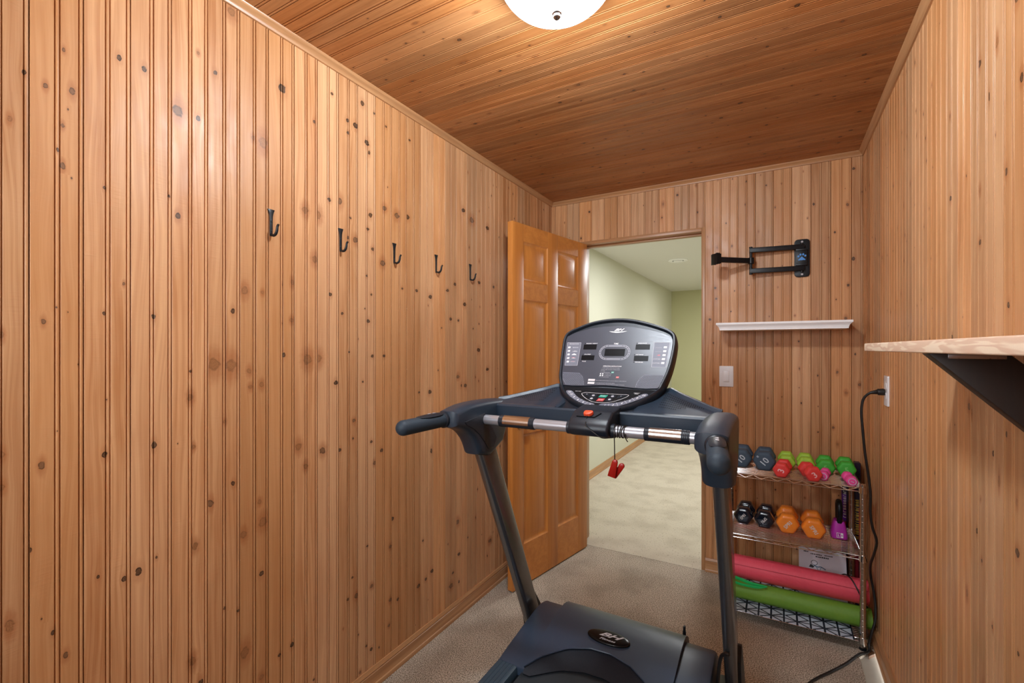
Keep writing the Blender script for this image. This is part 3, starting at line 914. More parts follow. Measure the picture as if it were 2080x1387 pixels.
# side casings and hand grips
CASE = [(1.140, 1.0845), (1.138, 1.105), (1.140, 1.1345), (1.175, 1.1425), (1.212, 1.1485), (1.253, 1.151), (1.296, 1.1515), (1.345, 1.151), (1.40, 1.149), (1.445, 1.146), (1.470, 1.130), (1.468, 1.09), (1.452, 1.05),
        (1.438, 1.02), (1.426, 0.9945), (1.341, 0.9585), (1.274, 0.975), (1.266, 0.993), (1.257, 1.0105), (1.244, 1.028), (1.228, 1.044), (1.205, 1.061), (1.18, 1.0725)]
LEV = [(0.339, 0.030), (0.3405, 0.021), (0.345, 0.012), (0.352, 0.005), (0.361, 0.001), (0.368, 0.0), (0.386, 0.0), (0.394, 0.001), (0.402, 0.005), (0.409, 0.012), (0.4135, 0.021), (0.415, 0.030)]
for s in (-1, 1):
    bm = nb()
    pillow(bm, CASE, lambda a, b, t: (CX + s * t, a, b), [(t, d * 0.55) for t, d in LEV])
    ca = obj('handle_casing', bm, MCHAR, tm, 40)
    # raised panel on the inner cheek below the seam
    CH = [(1.175, 1.100), (1.30, 1.116), (1.318, 1.085), (1.345, 1.060), (1.375, 1.02), (1.352, 0.985), (1.315, 0.985), (1.292, 1.012), (1.262, 1.042), (1.228, 1.066), (1.19, 1.083)]
    bm = nb()
    pillow(bm, CH, lambda a, b, t: (CX + s * t, a, b), [(0.346, 0.0), (0.3405, 0.0015), (0.3372, 0.005)])
    obj('casing_cheek', bm, MCHAR2, ca, 40)
    g0, g1 = Vector((CX + s * 0.386, 1.158, 1.1075)), Vector((CX + s * 0.412, 0.962, 1.102))
    ax = (g1 - g0).normalized()
    bm = nb()
    tube(bm, [g0, g0 + ax * 0.012, g0 + ax * 0.024, g0 + ax * 0.027], [0.0245, 0.0258, 0.0252, 0.0225], 36)
    obj('grip_collar', bm, MCHAR2, ca)
    bm = nb()
    pts, rs = [g0 + ax * 0.02], [0.0218]
    Lg = (g1 - g0).length
    for k in range(9):
        t = PI / 2 * k / 8
        pts.append(g1 - ax * 0.0218 + ax * 0.0218 * math.sin(t))
        rs.append(max(0.0006, 0.0222 * math.cos(t)))
    tube(bm, pts, rs, 36)
    obj('hand_grip', bm, MFOAM, ca, 60)
    # moulded key pad on top of the grip
    side = ax.cross(Vector((0, 0, 1))).normalized()
    upv = side.cross(ax).normalized()
    bm = nb()
    rings = []
    for t, hw, lift in ((0.029, 0.006, 0.0), (0.033, 0.014, 0.0025), (0.050, 0.017, 0.004), (0.088, 0.017, 0.004), (0.117, 0.013, 0.0025), (0.125, 0.005, 0.0)):
        ring = []
        for k in range(9):
            a = (k / 8 - 0.5) * 2 * hw / 0.0222
            ring.append(g0 + ax * t + side * (0.0222 + lift) * math.sin(a) + upv * (0.0222 + lift) * math.cos(a))
        for k in range(8, -1, -1):
            a = (k / 8 - 0.5) * 2 * hw / 0.0222
            ring.append(g0 + ax * t + side * 0.0205 * math.sin(a) + upv * 0.0205 * math.cos(a))
        rings.append(ring)
    loft(bm, rings)
    MP = basis(g0 + ax * 0.068 + upv * 0.0265, -ax, -side if (-ax).cross(-side).dot(upv) > 0 else side)
    flat(bm, [(-0.018, -0.0035), (-0.006, -0.0035), (-0.002, 0.0035), (-0.014, 0.0035)], MP, 1)
    flat(bm, [(0.002, -0.0035), (0.016, -0.0035), (0.012, 0.0035), (0.006, 0.0035)], MP, 1)
    obj('grip_key_pad', bm, [MCHAR2, MLGREY], ca)

# cross beam: sloping wing between the casings with speaker perforations
def ridge(o):
    o = abs(o)
    T = [(0.0, 1.61, 1.184), (0.17, 1.606, 1.186), (0.20, 1.600, 1.199), (0.245, 1.556, 1.184), (0.30, 1.512, 1.169), (0.345, 1.470, 1.157), (0.40, 1.43, 1.148)]
    for (a, ya, za), (b, yb, zb) in zip(T, T[1:]):
        if a <= o <= b:
            f = (o - a) / (b - a)
            y, z = ya + (yb - ya) * f, za + (zb - za) * f
            break
    s = max(0.0, min(1.0, (o - 0.112) / 0.016))      # dips under the console
    s = s * s * (3 - 2 * s)
    return 1.480 + (y - 1.480) * s, 1.112 + (z - 1.112) * s
bm = nb()
rings = []
for k in range(73):
    o = -0.372 + 0.744 * k / 72
    yr, zr = ridge(o)
    rings.append([(CX + o, 1.382, 1.088), (CX + o, 1.376, 1.094), (CX + o, 1.373, 1.130), (CX + o, 1.377, 1.1355), (CX + o, 1.392, min(1.1375, zr + 0.012)),
                  (CX + o, 1.398, min(1.1355 - 0.006 * max(0.0, min(1.0, (0.20 - abs(o)) / 0.03)), zr + 0.010)), (CX + o, yr - 0.018, zr - 0.012), (CX + o, yr - 0.010, zr - 0.002), (CX + o, yr, zr), (CX + o, yr + 0.016, zr - 0.002), (CX + o, yr + 0.030, zr - 0.016), (CX + o, yr + 0.01, 1.10), (CX + o, 1.47, 1.088)])
loft(bm, rings)
beam = obj('crossbeam', bm, MCHAR, tm, 28)
for s in (-1, 1):
    bm = nb()
    for r in range(7):
        n = 21 - r * 2
        for c in range(n):
            o = s * (0.196 + 0.0062 * c)
            yr, zr = ridge(o)
            a, b = Vector((0, 1.402, 1.1365)), Vector((0, yr - 0.020, zr - 0.0135))
            t = 0.88 - r * 0.105
            if abs(o) > 0.325 - (0.88 - t) * 0.06:
                continue
            p = a.lerp(b, t)
            e = (b - a).normalized()
            M = basis((CX + o, p.y, p.z), (1, 0, 0), e)
            flat(bm, [(0.0021 * math.cos(PI / 3 * q), (0.0046 if r < 3 else 0.0030) * math.sin(PI / 3 * q)) for q in range(6)], M, 0, 0.0012)
    obj('speaker_perforation', bm, MGAP, beam, smooth=False)

# pulse bar
BY, BZ = 1.300, 1.0905
bm = nb()
tube(bm, [(CX - 0.352, BY, BZ), (CX + 0.352, BY, BZ)], 0.0160, 32)
bar = obj('handlebar', bm, MALU, tm)
for x0, x1, c0, c1 in ((-0.787, -0.659, -0.770, -0.676), (-0.318, -0.199, -0.304, -0.220)):
    bm = nb()
    tube(bm, [(x0, BY, BZ), (x0 + 0.001, BY, BZ), (x1 - 0.001, BY, BZ), (x1, BY, BZ)], [0.0175, 0.0188, 0.0188, 0.0175], 36)
    for e0, e1 in ((x0, c0), (c1, x1)):
        for q in range(4):
            xx = e0 + (e1 - e0) * (q + 0.6) / 4.4
            tube(bm, [(xx - 0.001, BY, BZ), (xx, BY, BZ), (xx + 0.001, BY, BZ)], [0.0187, 0.0193, 0.0187], 36, caps=False)
    ps = obj('pulse_sensor', bm, MCHAR2, tm)
    bm = nb()
    A, B = [], []
    for k in range(17):
        a = R(-20) + R(200) * k / 16
        A.append((c0, BY - 0.0194 * math.cos(a), BZ + 0.0194 * math.sin(a)))
        B.append((c1, BY - 0.0194 * math.cos(a), BZ + 0.0194 * math.sin(a)))
    A2 = [(c0, BY + (p[1] - BY) * 0.93, BZ + (p[2] - BZ) * 0.93) for p in A[::-1]]
    B2 = [(c1, BY + (p[1] - BY) * 0.93, BZ + (p[2] - BZ) * 0.93) for p in B[::-1]]
    loft(bm, [A + A2, B + B2])
    o = obj('contact_plate', bm, MSTEEL, ps)
    o['label'] = 'bright steel contact plate'

# stop-key module hung on the bar
bm = nb()
prism(bm, [(1.392, 1.152), (1.315, 1.143), (1.276, 1.122), (1.262, 1.108), (1.258, 1.092), (1.268, 1.076), (1.300, 1.068), (1.36, 1.07), (1.40, 1.095)],
      lambda a, b, t: (t, a, b), -0.533, -0.412, 0.007, 3)
cyl(bm, (-0.547, BY, BZ), (-0.53, BY, BZ), 0.020, n=28)
cyl(bm, (-0.414, BY, BZ), (-0.402, BY, BZ), 0.020, n=28)
mod = obj('stop_key_module', bm, MCHAR2, tm, 40)
bm = nb()
KM = basis((-0.480, 1.292, 1.1315), (1, 0, 0), (0, 0.88, 0.475))
prism(bm, [(-0.034, -0.010), (0.022, -0.010), (0.036, 0.012), (0.0345, 0.0125), (0.0215, -0.0085), (-0.034, -0.0085)], lambda a, b, t: KM @ Vector((a, b, t)), -0.001, 0.0026)
obj('key_recess_rim', bm, MBLACK, mod)
bm = nb()
prism(bm, [(-0.014, 0.006), (-0.011, 0.012), (0.008, 0.013), (0.014, 0.009), (0.013, 0.002), (0.006, -0.006), (-0.004, -0.009), (-0.013, -0.005)], lambda a, b, t: KM @ Vector((a, b, t)), -0.001, 0.010, 0.0025, 2)
k_ = obj('safety_key', bm, MKEY, mod)
k_['label'] = 'orange-red safety key'
bm = nb()
coil = []
for i in range(0, 5 * 16 + 1):
    a = 2 * PI * i / 16
    coil.append((-0.4005 + 0.034 * i / 80 + 0.002 * math.sin(i * 0.7), BY - 0.0176 * math.sin(a), BZ - 0.0176 * math.cos(a)))
p0 = KM @ Vector((-0.001, -0.009, 0.004))
lead = spline([p0, p0 + Vector((0.000, -0.006, -0.012)), (-0.474, 1.2555, 1.106), (-0.455, 1.2545, 1.092), (-0.430, 1.259, 1.076), (-0.411, 1.277, 1.074), coil[0]], 8)
tube(bm, [tuple(v) for v in lead] + coil[1:], 0.0015, 8)
tube(bm, spline([(-0.400, 1.2825, 1.084), (-0.3985, 1.281, 1.06), (-0.398, 1.281, 1.03), (-0.3975, 1.281, 1.006)], 4), 0.0015, 8)
tube(bm, spline([(-0.368, 1.284, 1.088), (-0.366, 1.283, 1.074), (-0.362, 1.286, 1.066)], 4), 0.0015, 8)
obj('key_cord', bm, MCORD, mod)
bm = nb()
def prong(a, b, w0, w1, y):
    a, b = Vector((a[0], a[1])), Vector((b[0], b[1]))
    d = (b - a).normalized()
    n = Vector((-d.y, d.x))
    arc = [a - d * w0 * math.sin(t) * 1.0 + n * w0 * math.cos(t) for t in [PI * k / 8 for k in range(9)]]
    prism(bm, [tuple(p) for p in arc] + [tuple(b - n * w1), tuple(b + n * w1)], lambda u, v, t: (u, t, v), y - 0.004, y + 0.004, 0.0015)
prong((-0.3965, 1.006), (-0.4065, 0.9635), 0.0080, 0.0115, 1.279)
prong((-0.3800, 0.9955), (-0.4015, 0.9605), 0.0080, 0.0060, 1.289)
o = obj('cord_clip', bm, MCLIP, mod)
o['label'] = 'red plastic clothing clip hanging on the cord'

# console: bent face, lower key section and upright display
P0, P1, P2 = Vector((0, 1.42, 1.128)), Vector((0, 1.55, 1.192)), Vector((0, 1.70, 1.455))
L0 = (P1 - P0).length
eK, eD = (P1 - P0).normalized(), (P2 - P1).normalized()
nK, nD = Vector((0, -eK.z, eK.y)), Vector((0, -eD.z, eD.y))
def surf(u, v, n=0.0):
    if v <= L0:
        base, nn = P0 + eK * v, nK
    else:
        base, nn = P1 + eD * (v - L0), nD
    b = max(0.0, min(1.0, (v - L0 + 0.05) / 0.10))
    nn = (nK.lerp(nD, b)).normalized()
    p = base + nn * n
    return Vector((CX + u, p.y, p.z))
OUT = [(-0.188, 0.1736), (-0.1941, 0.2136), (-0.1990, 0.2514), (-0.2032, 0.2998), (-0.2051, 0.3394), (-0.1985, 0.3660), (-0.1813, 0.381), (-0.1589, 0.3923), (-0.1114, 0.4128), (-0.0603, 0.4245), (-0.0032, 0.4283), (0.0533, 0.4222), (0.1082, 0.4073), (0.162, 0.387), (0.1900, 0.3725), (0.2061, 0.3558), (0.2119, 0.332), (0.2124, 0.2999), (0.2091, 0.2571), (0.2024, 0.2122), (0.1916, 0.1735), (0.1758, 0.1290), (0.1519, 0.0843), (0.1254, 0.046), (0.0957, 0.023), (0.0639, 0.0084), (0.0293, 0.002), (-0.0061, 0.0042), (-0.0455, 0.0152), (-0.0846, 0.0361), (-0.1238, 0.0679), (-0.1641, 0.1177)]
OUT = [tuple(v) for v in spline(OUT, 3, True)]
def ring_at(ins, n):
    return [surf(u, v, n) for u, v in (inset(OUT, ins) if ins else OUT)]
bm = nb()
vr = loft(bm, [ring_at(0.030, -0.058), ring_at(0.010, -0.050), ring_at(0.0, -0.034), ring_at(-0.0005, -0.006), ring_at(0.0008, 0.0035), ring_at(0.0045, 0.0075), ring_at(0.0095, 0.0070), ring_at(0.0130, 0.0015), ring_at(0.0145, -0.0030)], caps=False)
face(bm, vr[0])
inn = inset(OUT, 0.0145)
hi = [(u, v) for u, v in inn if v >= L0]
lo = [(u, v) for u, v in inn if v < L0]
uL, uR = min(u for u, v in inn if abs(v - L0) < 0.03), max(u for u, v in inn if abs(v - L0) < 0.03)
def ordered(pts):
    i = max(range(len(pts)), key=lambda k: (Vector(pts[k]) - Vector(pts[k - 1])).length)
    return pts[i:] + pts[:i]
cr = [(uL + 0.0, L0), (uR, L0)]
h2, l2 = ordered(hi), ordered(lo)
face(bm, [bm.verts.new(surf(u, v, -0.003)) for u, v in h2])
face(bm, [bm.verts.new(surf(u, v, -0.003)) for u, v in l2])
ov = lambda p: surf(p[0], p[1], -0.003)
face(bm, [bm.verts.new(ov(h2[-1])), bm.verts.new(ov(h2[0])), bm.verts.new(ov(l2[-1])), bm.verts.new(ov(l2[0]))])
con = obj('console_housing', bm, MCHAR2, tm, 40)

MDIS = basis(surf(0, L0 + 1e-6), (1, 0, 0), eD)
MKP = basis((CX, P0.y, P0.z), (1, 0, 0), eK)
def D(u, v):
    return (u, v - L0)
def dtext(bm, s, u, v, size, mi=1, align='CENTER', shear=0.15, bold=0.01, sx=1.0):
    text(bm, s, MDIS @ Matrix.Translation((u, v - L0, 0.0025)), size, mi, align, 0.0003, shear, bold, sx)
def dflat(bm, pts, mi, h=0.0026):
    flat(bm, [D(*p) for p in pts], MDIS, mi, h)
PAN = [(-0.1790, 0.1720), (-0.1860, 0.2100), (-0.1905, 0.2515), (-0.1945, 0.3000), (-0.1955, 0.3300), (-0.1910, 0.3526), (-0.1604, 0.3688), (-0.1065, 0.3859), (-0.0552, 0.3935), (-0.0012, 0.3947), (0.0546, 0.390), (0.1117, 0.3775), (0.1647, 0.361), (0.1940, 0.3460), (0.2010, 0.330), (0.2020, 0.2999), (0.1985, 0.2512), (0.1905, 0.2007), (0.1805, 0.1700), (0.1690, 0.1490), (0.1279, 0.1460), (0.0899, 0.1470), (0.0382, 0.1505), (-0.0042, 0.1525), (-0.0416, 0.1510), (-0.0948, 0.1470), (-0.1300, 0.1460), (-0.1650, 0.1480)]
bm = nb()
prism(bm, [D(*p) for p in PAN], lambda a, b, t: MDIS @ Vector((a, b, t)), -0.003, 0.0022, 0.0006, 1)
# windows
def win(u0, u1, v0, v1):
    dflat(bm, [(u0 + 0.0005, v0), (u1 + 0.0005, v0), (u1, v1), (u0, v1)], 2)
win(-0.1168, -0.0664, 0.2950, 0.3164)
win(-0.1168, -0.0675, 0.2507, 0.2706)
win(-0.0322, 0.0413, 0.2684, 0.2977)
win(0.0766, 0.1263, 0.2948, 0.3158)
win(0.0764, 0.1258, 0.2497, 0.2702)
# oval track round the time window
def oval(hw, hh, n=48):
    pts = []
    for k in range(n):
        a = 2 * PI * k / n
        c, s = math.cos(a), math.sin(a)
        pts.append((0.0040 + (hw - hh) * (1 if c > 0 else -1) + hh * c, 0.2832 + hh * s))
    return pts
for (w1, h1, w2, h2_, mi) in ((0.0560, 0.0300, 0.0505, 0.0245, 4), (0.0565, 0.0305, 0.0555, 0.0295, 3), (0.0510, 0.0250, 0.0500, 0.0240, 3)):
    a, b = oval(w1, h1), oval(w2, h2_)
    va = [bm.verts.new(MDIS @ Vector((p[0], p[1] - L0, 0.0026 if mi == 4 else 0.0028))) for p in a]
    vb = [bm.verts.new(MDIS @ Vector((p[0], p[1] - L0, 0.0026 if mi == 4 else 0.0028))) for p in b]
    quadstrip(bm, va, vb, mi, True)
tr_ = oval(0.0532, 0.0272, 400)
cum, prev, acc = [], tr_[0], 0
for p in tr_ + [tr_[0]]:
    acc += math.dist(p, prev)
    cum.append(acc)
    prev = p
tot, j = acc, 0
for k in range(26):
    while cum[j] < tot * k / 26:
        j += 1
    px, pv = tr_[j % 400]
    dflat(bm, [(px + 0.0016 * math.cos(PI / 3 * q), pv + 0.0016 * math.sin(PI / 3 * q)) for q in range(6)], 2, 0.0030)
# lettering
dtext(bm, 'INCLINE / HEIGHT', -0.1085, 0.3205, 0.0058, 1, 'LEFT', sx=0.92)
dtext(bm, 'CALORIES', -0.1085, 0.2745, 0.0056, 1, 'LEFT')
dtext(bm, 'PULSE', -0.1115, 0.2455, 0.0056, 1, 'LEFT')
dtext(bm, 'TIME', 0.0045, 0.3190, 0.0082, 1)
dtext(bm, 'SPEED/PACE', 0.0835, 0.3200, 0.0056, 1, 'LEFT')
dtext(bm, 'DISTANCE', 0.0810, 0.2745, 0.0056, 1, 'LEFT')
dtext(bm, 'PROGRAM', 0.0825, 0.2447, 0.0056, 1, 'LEFT')
for u, v in ((-0.1125, 0.3205), (-0.1125, 0.2745), (-0.1155, 0.2455), (0.0795, 0.3200), (0.0770, 0.2745), (0.0785, 0.2447)):
    dflat(bm, [(u + 0.0017 * math.cos(PI / 4 * q), v + 0.0017 * math.sin(PI / 4 * q)) for q in range(8)], 2, 0.0028)
# logo: slanted letters over a swoosh
dtext(bm, 'BH', 0.0040, 0.3782, 0.0135, 1, 'CENTER', 0.55, 0.03, 1.75)
dflat(bm, [(-0.0300, 0.3722), (-0.0120, 0.3708), (0.0040, 0.3706), (0.0220, 0.3708), (0.0385, 0.3720), (0.0220, 0.3672), (0.0080, 0.3655), (-0.0040, 0.3655), (-0.0180, 0.3676)], 1)
# profile boxes left and right
def pbox(pts, c):
    dflat(bm, pts, 4 if c else 5, 0.0024)
    q = pts + [pts[0]]
    for a, b in zip(q, q[1:]):
        a, b = Vector(a), Vector(b)
        d = (b - a).normalized()
        n = Vector((-d.y, d.x)) * 0.00045
        dflat(bm, [tuple(a - n), tuple(b - n), tuple(b + n), tuple(a + n)], 3, 0.0027)
pbox([(-0.1755, 0.2274), (-0.1265, 0.2281), (-0.1300, 0.3245), (-0.1848, 0.3253)], True)
pbox([(0.1405, 0.2266), (0.1872, 0.2271), (0.1915, 0.3230), (0.1390, 0.3237)], True)
dtext(bm, 'PROGRAM PROFILES', -0.1565, 0.3190, 0.0042, 1)
for i in range(5):
    v = 0.3040 - 0.0152 * i
    u = -0.1735 + 0.0016 * i
    dflat(bm, [(u - 0.0046, v - 0.0036), (u + 0.0044, v - 0.0036), (u + 0.0048, v + 0.0036), (u - 0.0042, v + 0.0036)], 1)
    dtext(bm, 'P%d' % (i + 1), u, v, 0.0048, 5, bold=0.0)
    ur = 0.1780 - 0.0006 * i
    dflat(bm, [(ur - 0.0050, v - 0.0036), (ur + 0.0050, v - 0.0036), (ur + 0.0054, v + 0.0036), (ur - 0.0046, v + 0.0036)], 1)
    dtext(bm, 'P%d' % (i + 6), ur, v, 0.0045, 5, bold=0.0)
dtext(bm, 'MANUAL', -0.1480, 0.3035, 0.0056, 3)
for k in range(9):
    u = -0.1575 + 0.0022 * k
    h = (0.0016, 0.0030, 0.0022, 0.0052, 0.0030, 0.0058, 0.0026, 0.0040, 0.0018)[k]
    dflat(bm, [(u, 0.2860), (u + 0.0020, 0.2860), (u + 0.0010, 0.2860 + h)], 1)
dflat(bm, [(-0.1582, 0.2715), (-0.1382, 0.2715), (-0.1400, 0.2738), (-0.1440, 0.2760), (-0.1482, 0.2782), (-0.1520, 0.2762), (-0.1560, 0.2740)], 1)
dflat(bm, [(-0.1578, 0.2575), (-0.1375, 0.2575), (-0.1440, 0.2588), (-0.1478, 0.2600), (-0.1510, 0.2588)], 1)
dflat(bm, [(-0.1560, 0.2600), (-0.1510, 0.2600), (-0.1478, 0.2612), (-0.1440, 0.2600), (-0.1400, 0.2600), (-0.1400, 0.2606), (-0.1478, 0.2622), (-0.1560, 0.2606)], 6)
dflat(bm, [(-0.1570, 0.2425), (-0.1370, 0.2425), (-0.1370, 0.2432), (-0.1570, 0.2432)], 1)
dflat(bm, [(-0.1540, 0.2450), (-0.1400, 0.2450), (-0.1400, 0.2456), (-0.1540, 0.2456)], 6)
dtext(bm, 'CUSTOM 1', 0.1555, 0.2578, 0.0054, 3)
dtext(bm, 'CUSTOM 2', 0.1548, 0.2425, 0.0054, 3)
for v in (0.3015, 0.2862):
    dflat(bm, [(0.1455, v), (0.1670, v), (0.1670, v + 0.0005), (0.1455, v + 0.0005)], 3)
dflat(bm, [(0.1530, 0.2715), (0.1640, 0.2715), (0.1640, 0.2745), (0.1600, 0.2752), (0.1560, 0.2735)], 6)
# instructions
dtext(bm, 'OPERATING INSTRUCTIONS', 0.0045, 0.2272, 0.0052, 1, bold=0.02)
LN = [(-0.0310, 0.2205, '1. Attach magnetic safety key to its module'), (-0.0325, 0.2140, '2. Attach safety clip to your clothing securely'), (-0.0340, 0.2085, '3. To start:'), (-0.0350, 0.2025, '4. To quickly start press'), (-0.0185, 0.1968, 'To change incline'), (-0.0200, 0.1905, 'To change speed'), (-0.0370, 0.1850, '5. To end exercise press')]
for u, v, s in LN:
    dtext(bm, s, u, v, 0.0036, 3, 'LEFT', 0.0, 0.0)
for u in (-0.0325, -0.0245):
    for v in (0.1968, 0.1902):
        dflat(bm, [(u + 0.0026 * math.cos(PI / 5 * q), v + 0.0026 * math.sin(PI / 5 * q)) for q in range(10)], 1)
dflat(bm, [(0.0045, 0.2000), (0.0140, 0.2000), (0.0152, 0.2064), (0.0057, 0.2064)], 7)
dtext(bm, 'GO', 0.0098, 0.2032, 0.0050, 1)
dflat(bm, [(0.0245, 0.1813), (0.0345, 0.1813), (0.0352, 0.1882), (0.0252, 0.1882)], 8)
dtext(bm, 'STOP', 0.0300, 0.1848, 0.0036, 1)
for v, s in ((0.1712, 'WARNING'), (0.1596, 'CAUTION')):
    dflat(bm, [(-0.0740, v - 0.0036), (-0.0492, v - 0.0036), (-0.0488, v + 0.0038), (-0.0736, v + 0.0038)], 1)
    dtext(bm, s, -0.0615, v, 0.0050, 6, bold=0.0)
dtext(bm, 'Before starting any exercise program consult your physician or health professional', -0.0452, 0.1706, 0.0034, 3, 'LEFT', 0, 0, 0.95)
dtext(bm, 'To avoid injury stand on the side rails before starting', -0.0460, 0.1612, 0.0034, 3, 'LEFT', 0, 0, 0.95)
dtext(bm, 'the treadmill. Read the user manual and follow all warnings and instructions', -0.0455, 0.1562, 0.0034, 3, 'LEFT', 0, 0, 1.0)
# speaker grilles
def grille(s, c):
    poly = [(-0.1770, 0.1990), (-0.1120, 0.1980), (-0.0980, 0.1850), (-0.0890, 0.1650), (-0.0860, 0.1500), (-0.1560, 0.1490), (-0.1710, 0.1700)]
    poly = [((u if s < 0 else -u + 0.009), v) for u, v in poly]
    if s > 0:
        poly = poly[::-1]
    dflat(bm, poly, 4, 0.00245)
    V2 = [Vector(p) for p in poly]
    for i in range(26):
        for j in range(16):
            u = (-0.1775 + 0.0040 * i + (0.0020 if j % 2 else 0)) if s < 0 else (0.0925 + 0.0040 * i + (0.0020 if j % 2 else 0))
            v = 0.1515 + 0.0031 * j
            p = Vector((u, v))
            ok = True
            for a, b in zip(V2, V2[1:] + V2[:1]):
                e = (b - a).normalized()
                cr_ = e.x * (p - a).y - e.y * (p - a).x
                sgn = -1
                if cr_ * sgn < 0.0014:
                    ok = False
                    break
            if ok:
                dflat(bm, [(u + 0.0013 * math.cos(PI / 3 * q), v + 0.0011 * math.sin(PI / 3 * q)) for q in range(6)], 2, 0.0027)
grille(-1, 0)
grille(1, 0)
obj('display_panel', bm, [MPANEL, MPWHITE, MSCREEN, MLGREY, MMGREY, MPANEL, MPRED, MTEAL, MRED], con, recalc=False)

# keypad with keys
def kf(bm, pts, mi, h=0.0016):
    flat(bm, pts, MKP, mi, h)
def ktext(bm, s, u, v, size, mi, sx=1.0, shear=0.2, rot=0.0, bold=0.01):
    text(bm, s, MKP @ Matrix.Translation((u, v, 0.0026)) @ Matrix.Rotation(rot, 4, 'Z'), size, mi, 'CENTER', 0.0002, shear, bold, sx)
bm = nb()
KP = [(-0.1610, 0.1400), (-0.1560, 0.1280), (-0.1440, 0.1020), (-0.1160, 0.0690), (-0.0800, 0.0430), (-0.0421, 0.0251), (-0.0040, 0.0150), (0.0300, 0.0130), (0.0620, 0.0190), (0.0925, 0.0330), (0.1200, 0.0540), (0.1450, 0.0890), (0.1620, 0.1220), (0.1700, 0.1400)]
prism(bm, KP, lambda a, b, t: MKP @ Vector((a, b, t)), -0.003, 0.0014, 0.0005, 1)
ktext(bm, 'INCLINE', -0.0945, 0.1090, 0.0056, 1)
ktext(bm, 'INSTANT', 0.1085, 0.1145, 0.0048, 1)
ktext(bm, 'SPEED', 0.1085, 0.1085, 0.0048, 1)
MID = [(-0.0770, 0.0960), (-0.0700, 0.1030), (-0.0590, 0.1050), (-0.0008, 0.1035), (0.0500, 0.1030), (0.0800, 0.1035), (0.0860, 0.0985), (0.0800, 0.0870), (0.0640, 0.0700), (0.0420, 0.0540), (0.0200, 0.0470), (-0.0080, 0.0455), (-0.0300, 0.0520), (-0.0540, 0.0680), (-0.0700, 0.0840)]
sm = [tuple(v) for v in spline(MID, 4, True)]
a = [bm.verts.new(MKP @ Vector((u, v, 0.0018))) for u, v in sm]
b = [bm.verts.new(MKP @ Vector((u, v, 0.0018))) for u, v in inset(sm, 0.0013)]
quadstrip(bm, a, b, 1, True)
kp = obj('keypad', bm, [MBLACK, MPWHITE], con, recalc=False)
def key(name, pts, mat, s=None, su=0, sv=0, size=0.006, mi=1, sx=1.0, bev=0.0006, h=0.0026):
    bm = nb()
    prism(bm, pts, lambda a, b, t: MKP @ Vector((a, b, t)), 0.0008, h, bev, 1)
    if s:
        text(bm, s, MKP @ Matrix.Translation((su, sv, h + 0.0001)), size, mi, 'CENTER', 0.0002, 0.15, 0.01, sx)
    return obj(name, bm, [mat, MPWHITE], kp, recalc=False)
def para(u0, u1, v0, v1, sh=0.0015):
    return [(u0 - sh, v0), (u1 - sh, v0), (u1 + sh, v1), (u0 + sh, v1)]
o = key('start_button', para(-0.0102, 0.0160, 0.0788, 0.0938), MTEAL, 'START', 0.0029, 0.0863, 0.0062)
o['label'] = 'green start button'
o = key('stop_button', para(-0.0106, 0.0126, 0.0545, 0.0716), MRED, 'STOP', 0.0010, 0.0630, 0.0064)
o['label'] = 'red stop button'
for nm, u0, u1, v0, v1, s in (('arrow_key', -0.0430, -0.0200, 0.0790, 0.0950, '+'), ('arrow_key', -0.0420, -0.0215, 0.0590, 0.0750, '-'), ('arrow_key', 0.0235, 0.0460, 0.0790, 0.0950, '+'), ('arrow_key', 0.0205, 0.0400, 0.0590, 0.0750, '-')):
    o = key(nm, para(u0, u1, v0, v1), MCHAR2)
    bm = nb()
    M = MKP @ Matrix.Translation(((u0 + u1) / 2, (v0 + v1) / 2, 0.0028))
    flat(bm, [(0.0048 * math.cos(PI / 8 * q), 0.0048 * math.sin(PI / 8 * q)) for q in range(16)], M, 0)
    text(bm, s, M, 0.008, 1, 'CENTER', 0.0004, 0, 0.02)
    obj('symbol', bm, [MLGREY, MBLACK], kp, recalc=False)
key('enter_key', [(-0.0690, 0.0900), (-0.0470, 0.0800), (-0.0455, 0.0965), (-0.0660, 0.0990)], MCHAR2, 'R', -0.0565, 0.0925, 0.006)
key('enter_key', [(0.0510, 0.0790), (0.0660, 0.0850), (0.0790, 0.0970), (0.0535, 0.0965)], MCHAR2, 'E', 0.0620, 0.0905, 0.006)
LPAD = [(-0.1390, 0.1080), (-0.1340, 0.1130), (-0.1230, 0.1125), (-0.1131, 0.1064), (-0.0940, 0.0840), (-0.0737, 0.0657), (-0.0403, 0.0470), (-0.0180, 0.0400), (-0.0105, 0.0320), (-0.0130, 0.0225), (-0.0230, 0.0185), (-0.0400, 0.0205), (-0.0660, 0.0320), (-0.0939, 0.0510), (-0.1180, 0.0740), (-0.1330, 0.0950)]
RPAD = [(0.0050, 0.0330), (0.0070, 0.0230), (0.0170, 0.0190), (0.0400, 0.0210), (0.0692, 0.0329), (0.0950, 0.0510), (0.1200, 0.0740), (0.1400, 0.0950), (0.1465, 0.1040), (0.1450, 0.1110), (0.1380, 0.1145), (0.1260, 0.1090), (0.1080, 0.0880), (0.0860, 0.0680), (0.0639, 0.0540), (0.0380, 0.0445), (0.0150, 0.0405)]
